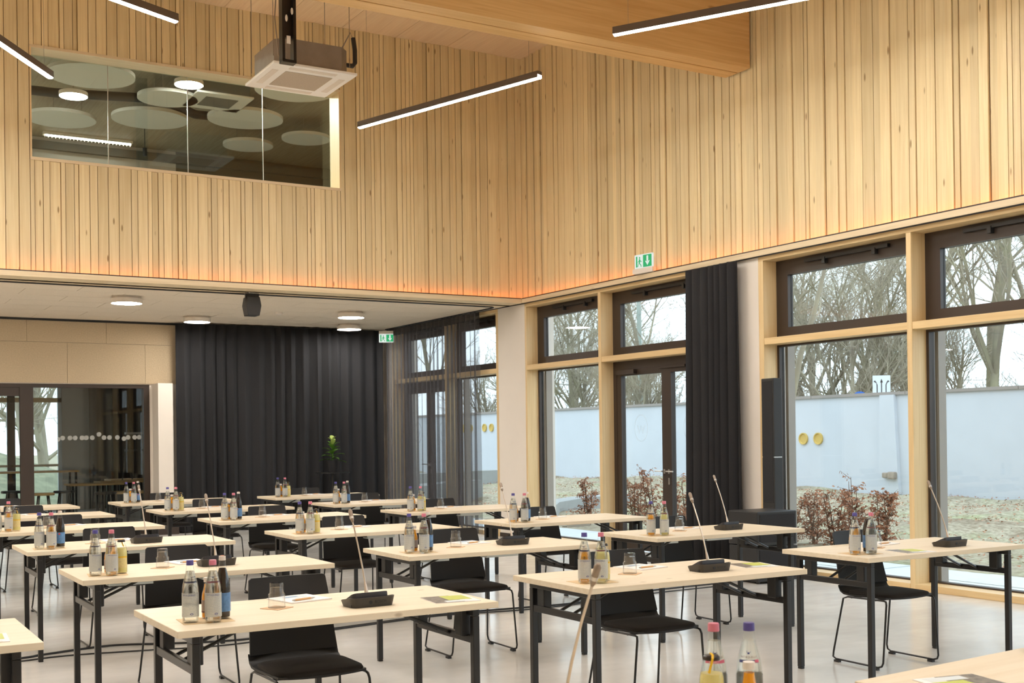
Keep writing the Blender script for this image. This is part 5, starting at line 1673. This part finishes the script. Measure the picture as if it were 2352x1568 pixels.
MB().box(-0.12, 0.0, -0.18, 0.02, 0.0, 0.17).build('large_stone', MAT['stone'], t, bevel=0.03)
MB().box(-0.10, 0.0, 0.03, 0.2, 0.02, 0.15).build('small_stone', MAT['stone'], t, bevel=0.03)

# low concrete garden seats, curved
def low_wall(pts, h_, w_, label):
    t = thing('garden_seat_wall', label, 'bench', (pts[0][0], pts[0][1], 0))
    P = [Vector((p[0] - pts[0][0], p[1] - pts[0][1], 0)) for p in pts]
    L_, R_ = [], []
    for i, p in enumerate(P):
        d = (P[min(i + 1, len(P) - 1)] - P[max(i - 1, 0)]).normalized()
        nrm = Vector((-d.y, d.x, 0)) * w_ / 2
        L_.append((p + nrm)[:2])
        R_.append((p - nrm)[:2])
    MB().prism(L_ + R_[::-1], -0.2, h_ - 0.06).build('concrete_body', MAT['concrete'], t)
    MB().prism(L_ + R_[::-1], h_ - 0.06, h_).build('seat_slab', MAT['concrete'], t)


low_wall([(11.0, 17.6), (12.2, 19.2), (13.6, 20.3), (15.2, 20.9)], 0.2, 0.45, 'curved pale concrete seat wall seen through the tall window')
low_wall([(10.9, 22.5), (11.8, 23.4), (12.8, 24.2), (13.6, 24.7)], 0.45, 0.5, 'pale concrete seat wall seen through the sheer curtain')
low_wall([(11.8, 27.0), (14.0, 28.8), (16.5, 30.0), (19.0, 30.5)], 0.5, 0.5, 'farther pale concrete seat wall below the garden wall')


# ------------------------------------------------------------------ shrubs with dry leaves
def shrub(x, y, h_, seed, label):
    rng = random.Random(seed)
    t = thing('beech_shrub', label, 'shrub', (x, y, -0.04), 0, 'young beech shrubs with brown leaves')
    sm, lm = MB(), MB()
    for s in range(4):
        bx_, by_ = rng.uniform(-0.05, 0.05), rng.uniform(-0.05, 0.05)
        top = Vector((bx_ + rng.uniform(-0.14, 0.14), by_ + rng.uniform(-0.14, 0.14), h_ * rng.uniform(0.75, 1.0)))
        base = Vector((bx_, by_, 0))
        mid = base.lerp(top, 0.5) + Vector((rng.uniform(-0.03, 0.03), rng.uniform(-0.03, 0.03), 0))
        sm.tube([base, mid, top], [0.012, 0.008, 0.003], 5)
        for k in range(18):
            u = rng.uniform(0.05, 1.0)
            p = base.lerp(mid, u * 2) if u < 0.5 else mid.lerp(top, u * 2 - 1)
            a = rng.uniform(0, 6.28)
            bl = rng.uniform(0.10, 0.26) * (1.15 - 0.6 * u)
            e = p + Vector((math.cos(a) * bl, math.sin(a) * bl, bl * rng.uniform(0.2, 0.9)))
            sm.tube([p, e], [0.004, 0.0015], 4)
            for q in range(11):
                c0 = p.lerp(e, rng.uniform(0.15, 1.05)) + Vector((rng.uniform(-0.03, 0.03), rng.uniform(-0.03, 0.03), rng.uniform(-0.03, 0.02)))
                d = Vector((rng.uniform(-1, 1), rng.uniform(-1, 1), rng.uniform(-1.4, 0.1))).normalized()
                sdv = d.orthogonal().normalized()
                ll, lw = rng.uniform(0.035, 0.06), rng.uniform(0.012, 0.02)
                nn = d.cross(sdv) * 0.006
                lm.add([c0, c0 + d * ll * 0.5 + sdv * lw + nn, c0 + d * ll, c0 + d * ll * 0.5 - sdv * lw + nn], [(0, 1, 2, 3)])
    sm.build('stems', MAT['stem'], t, fix=False)
    f = lm.build('foliage', MAT['beech_leaf'], t, fix=False)
    f['kind'] = 'stuff'


SHR = [(11.2, 11.6, 0.85, 'leafy brown beech shrub at the left edge of the big window'), (11.35, 11.35, 1.02, 'brown beech shrub left of the bottles on the window-side front table'), (11.35, 10.98, 1.0, 'slim brown beech shrub second from the big window post'),
       (11.3, 10.6, 1.24, 'tallest brown beech shrub behind the front window-side table'), (11.35, 10.2, 1.05, 'low brown beech shrub directly left of the window post'), (11.3, 15.2, 1.12, 'brown beech shrub seen through the left door pane, left side'),
       (11.3, 14.7, 1.2, 'brown beech shrub seen just left of the door handles'), (11.35, 14.3, 1.05, 'brown beech shrub seen right of the door handles'), (11.3, 13.9, 1.14, 'brown beech shrub beside the gathered curtain'),
       (11.3, 16.5, 1.0, 'thin brown beech shrub in the narrow window by the white pier')]
for i, (x_, y_, h_, lb) in enumerate(SHR):
    shrub(x_, y_, h_ * 0.82, 100 + i, lb)


# ------------------------------------------------------------------ bare trees
def tree_mesh(seed, H, spread, multi=1, twig_n=5):
    rng = random.Random(seed)
    big, fine = MB(), MB()

    def grow(p, d, ln, r, lvl):
        nseg = 4 if lvl < 2 else 3
        pts, rs2 = [p], [r]
        q = p.copy()
        dd = d.copy()
        for s in range(nseg):
            dd = (dd + Vector((rng.uniform(-1, 1), rng.uniform(-1, 1), rng.uniform(-0.4, 0.7))) * (0.12 if lvl == 0 else 0.22)).normalized()
            q = q + dd * ln / nseg
            pts.append(q.copy())
            rs2.append(r * (1 - 0.62 * (s + 1) / nseg))
        (big if lvl < 3 else fine).tube(pts, rs2, 7 if lvl == 0 else (5 if lvl == 1 else 3))
        if lvl == 4:
            return
        cnt = [11, 7, 6, twig_n][lvl]
        for k in range(cnt):
            u = rng.uniform(0.2 if lvl == 0 else 0.15, 1.0)
            s = min(int(u * nseg), nseg - 1)
            f_ = u * nseg - s
            b0 = pts[s].lerp(pts[s + 1], f_)
            rr = (rs2[s] + (rs2[s + 1] - rs2[s]) * f_) * 0.6
            ax = (pts[s + 1] - pts[s]).normalized()
            perp = ax.orthogonal().normalized()
            perp.rotate(Matrix.Rotation(rng.uniform(0, 6.28), 3, ax))
            an = rng.uniform(0.45, 0.95) * spread
            nd = (ax * math.cos(an) + perp * math.sin(an) + Vector((0, 0, 0.18))).normalized()
            grow(b0, nd, ln * rng.uniform(0.42, 0.66) * (1.1 - 0.35 * u), max(rr, 0.0045), lvl + 1)
    for k in range(multi):
        a = 6.28 * k / max(multi, 1) + 0.5
        d = Vector((0.28 * math.cos(a), 0.28 * math.sin(a), 1)).normalized() if multi > 1 else Vector((0.05, 0.02, 1)).normalized()
        grow(Vector((0.15 * math.cos(a) * (multi > 1), 0.15 * math.sin(a) * (multi > 1), -0.3)), d, H * (0.62 if multi == 1 else 0.55), H * 0.008 + 0.03, 0)
    return big, fine


def tree_proto(seed, H, spread, multi, bark, tw=5):
    b_, f_ = tree_mesh(seed, H, spread, multi, tw)
    return b_.mesh('trunk_and_limbs', MAT[bark], smooth=60, fix=False), f_.mesh('twigs', MAT['twig'], fix=False)


TP = [tree_proto(1, 13, 1.0, 1, 'bark'), tree_proto(2, 12, 1.15, 3, 'bark_moss'), tree_proto(3, 15, 0.9, 1, 'bark_moss'), tree_proto(4, 11, 1.2, 2, 'bark'), tree_proto(9, 9, 0.9, 4, 'bark', 3)]
TREES = [(28.5, 42.6, 1, 0.0, 1.0, 'many-stemmed mossy tree filling the narrow window by the white pier'), (30.0, 39.0, 0, 1.0, 1.05, 'bare tree beside the pale lamp post behind the garden door'), (33.0, 37.0, 3, 2.0, 1.0, 'bare tree seen above the door mullion'),
         (29.0, 28.8, 2, 0.6, 0.9, 'mossy bare tree left in the big window'), (27.5, 26.2, 1, 2.2, 1.05, 'spreading mossy tree behind the lane arrow sign'), (31.0, 26.5, 0, 3.1, 1.1, 'bare tree behind the big window post'),
         (28.0, 21.3, 2, 4.0, 1.0, 'stout bare tree in the window at the right edge'), (32.0, 31.5, 3, 1.3, 1.15, 'bare tree above the left part of the big window'),
         (38.0, 29.0, 2, 2.7, 1.25, 'distant bare tree behind the lane arrow sign'), 
         (30.5, 51.0, 0, 5.2, 1.1, 'bare tree seen through the right part of the sheer curtain'), (29.0, 57.0, 2, 1.1, 1.15, 'bare tree seen through the left part of the sheer curtain'), (37.0, 55.0, 1, 3.3, 1.4, 'distant bare tree behind the narrow window'),
         (33.0, 19.5, 0, 2.0, 1.2, 'bare tree outside the right picture edge'), (38.0, 41.0, 2, 0.9, 1.3, 'tall distant bare tree behind the lamp post'), (25.5, 23.8, 3, 3.7, 0.8, 'slim bare tree close behind the white wall'), (31.5, 20.2, 3, 5.6, 1.0, 'branchy bare tree low in the window at the right edge'), (35.5, 24.6, 0, 0.4, 1.1, 'distant bare tree just right of the big window post')]
DIRS = ['behind the narrow window', 'behind the garden door', 'behind the big window', 'behind the window at the right edge', 'behind the sheer curtain']
for i, (x_, y_, di, s_) in enumerate(((31, 53.5, 4, 1.0), (28, 62, 4, 1.0), (35, 48, 0, 1.1), (27, 36.5, 1, 0.8), (29.5, 33.5, 2, 0.8), (34, 28.0, 2, 1.0), (29.5, 24.6, 3, 0.8), (34, 21.0, 3, 1.0))):
    TREES.append((x_, y_, 4, i * 0.77, s_, ['thin', 'slender', 'low', 'twiggy', 'pale'][i % 5] + ' many-stemmed bare thicket tree number ' .replace(' number ', ' ') + DIRS[di] + (', nearer one' if x_ < 30 else ', farther one')))
for (x_, y_, k, a, s_, lb) in TREES:
    t = thing('bare_tree', lb, 'tree', (x_, y_, -0.15), a, 'bare winter trees behind the wall')
    t.scale = (s_, s_, s_)
    link('trunk_and_limbs', TP[k][0], t)
    f = link('twigs', TP[k][1], t)
    f['kind'] = 'stuff'
# leaning branch of a tree in the garden, close to the big window
t = thing('garden_tree', 'thin leaning garden tree left in the big window', 'tree', (15.05, 15.55, -0.05))
MB().tube([(-0.4, 0.5, 0), (-0.45, 0.4, 0.9), (-0.1, 0.15, 1.35), (0.0, 0.0, 2.1), (0.1, -0.12, 2.9), (0.3, -0.25, 3.6), (0.55, -0.35, 4.6)], [0.09, 0.08, 0.065, 0.055, 0.05, 0.045, 0.03], 8).build('trunk', MAT['bark'], t, smooth=60)
MB().tube([(-0.02, 0.05, 1.9), (-0.15, 0.2, 2.6), (-0.2, 0.3, 3.4)], [0.03, 0.022, 0.012], 6).build('side_branch', MAT['bark'], t, smooth=60)
MB().tube([(0.25, -0.22, 3.4), (0.6, -0.1, 3.7), (0.9, 0.1, 4.2)], [0.025, 0.018, 0.01], 6).build('side_branch', MAT['bark'], t, smooth=60)
t = thing('garden_tree', 'thick leaning trunk in the upper window at the right edge', 'tree', (24.5, 17.2, -0.05))
MB().tube([(0.6, -1.6, 0), (0.5, -1.3, 2.4), (0.3, -0.5, 4.6), (0.0, 0.5, 6.2), (-0.2, 1.4, 7.4)], [0.3, 0.26, 0.2, 0.15, 0.09], 9).build('trunk', MAT['bark_moss'], t, smooth=60)
MB().tube([(0.3, -0.5, 4.6), (0.3, -1.4, 5.8), (0.2, -2.2, 7.2)], [0.13, 0.09, 0.05], 7).build('limb', MAT['bark_moss'], t, smooth=60)
MB().tube([(0.15, 0.0, 5.4), (0.5, 0.6, 6.8), (0.6, 0.8, 8.2)], [0.08, 0.06, 0.03], 7).build('limb', MAT['bark_moss'], t, smooth=60)

# street furniture behind the wall
t = thing('lamp_post', 'pale grey-green street lamp post behind the garden door', 'lamp post', (30.0, 39.92, -0.1))
MB().tube([(0, 0, 0), (0, 0, 3.0), (0, 0, 9.0)], [0.13, 0.12, 0.08], 12).build('post', MAT['pole_green'], t, smooth=40)
MB().box(-0.15, 0.15, -0.6, 0.1, 9.0, 9.12).build('lamp_head', MAT['pole_green'], t)
t = thing('road_sign', 'white road sign with three lane arrows above the wall', 'road sign', (23.4, 21.0, -0.1), RAD(-42))
MB().box(-0.215, 0.215, -0.02, 0.0, 2.15, 3.0).build('plate', MAT['sign_plate'], t)
MB().tube([(0, 0.03, 0), (0, 0.03, 2.9)], 0.03, 8).build('post', MAT['silver'], t)
for k, xo in enumerate((-0.12, 0.0, 0.12)):
    m = MB()
    def PP(poly):
        m.add([(xo + a, -0.022, b_) for a, b_ in poly], [tuple(range(len(poly)))])
    if k == 1:
        PP([(-0.012, 2.2), (0.012, 2.2), (0.012, 2.84), (-0.012, 2.84)])
        PP([(-0.035, 2.82), (0.035, 2.82), (0.0, 2.92)])
    else:
        s = -1 if k == 0 else 1
        PP([(-0.012 - s * 0.012, 2.2), (0.012 - s * 0.012, 2.2), (0.012 - s * 0.012, 2.76), (-0.012 - s * 0.012, 2.76)])
        PP([(-0.012 - s * 0.012, 2.76), (0.012 - s * 0.012, 2.76), (s * 0.03, 2.83), (s * 0.015, 2.855)])
        PP([(s * 0.01, 2.81), (s * 0.035, 2.88), (s * 0.075, 2.845)])
    m.build('lane_arrow', MAT['ink_black'], t, fix=False)
t = thing('road_sign', 'small round blue road sign left of the arrow sign', 'road sign', (23.7, 22.0, -0.1), RAD(-42))
MB().lathe([(0, -0.01), (0.2, -0.01), (0.2, 0.01), (0, 0.01)], 24).xform(Matrix.Translation((0, 0, 2.44)) @ Matrix.Rotation(RAD(90), 4, 'X')).build('plate', MAT['sign_back_blue'], t)
MB().tube([(0, 0.03, 0), (0, 0.03, 2.5)], 0.03, 8).build('post', MAT['silver'], t)

# green bank and tree behind the side room window
struct(MB().lathe([(0, 1.7), (1.2, 1.55), (2.8, 1.0), (4.6, 0.3), (6.0, -0.2)], 28, (2.5, 34.0, -0.1)).build('ground_bank', MAT['moss'], smooth=60))
for (x_, y_, k, s_, lb) in ((4.9, 33.0, 0, 0.9, 'bare tree beyond the side room window'), (2.5, 38.0, 2, 1.1, 'bare tree on the green bank beyond the side room'), (6.5, 40.0, 3, 1.1, 'bare tree farthest beyond the side room')):
    t = thing('bare_tree', lb, 'tree', (x_, y_, -0.15), k * 1.3, 'bare winter trees behind the side room')
    t.scale = (s_, s_, s_)
    link('trunk_and_limbs', TP[k][0], t)
    f = link('twigs', TP[k][1], t)
    f['kind'] = 'stuff'
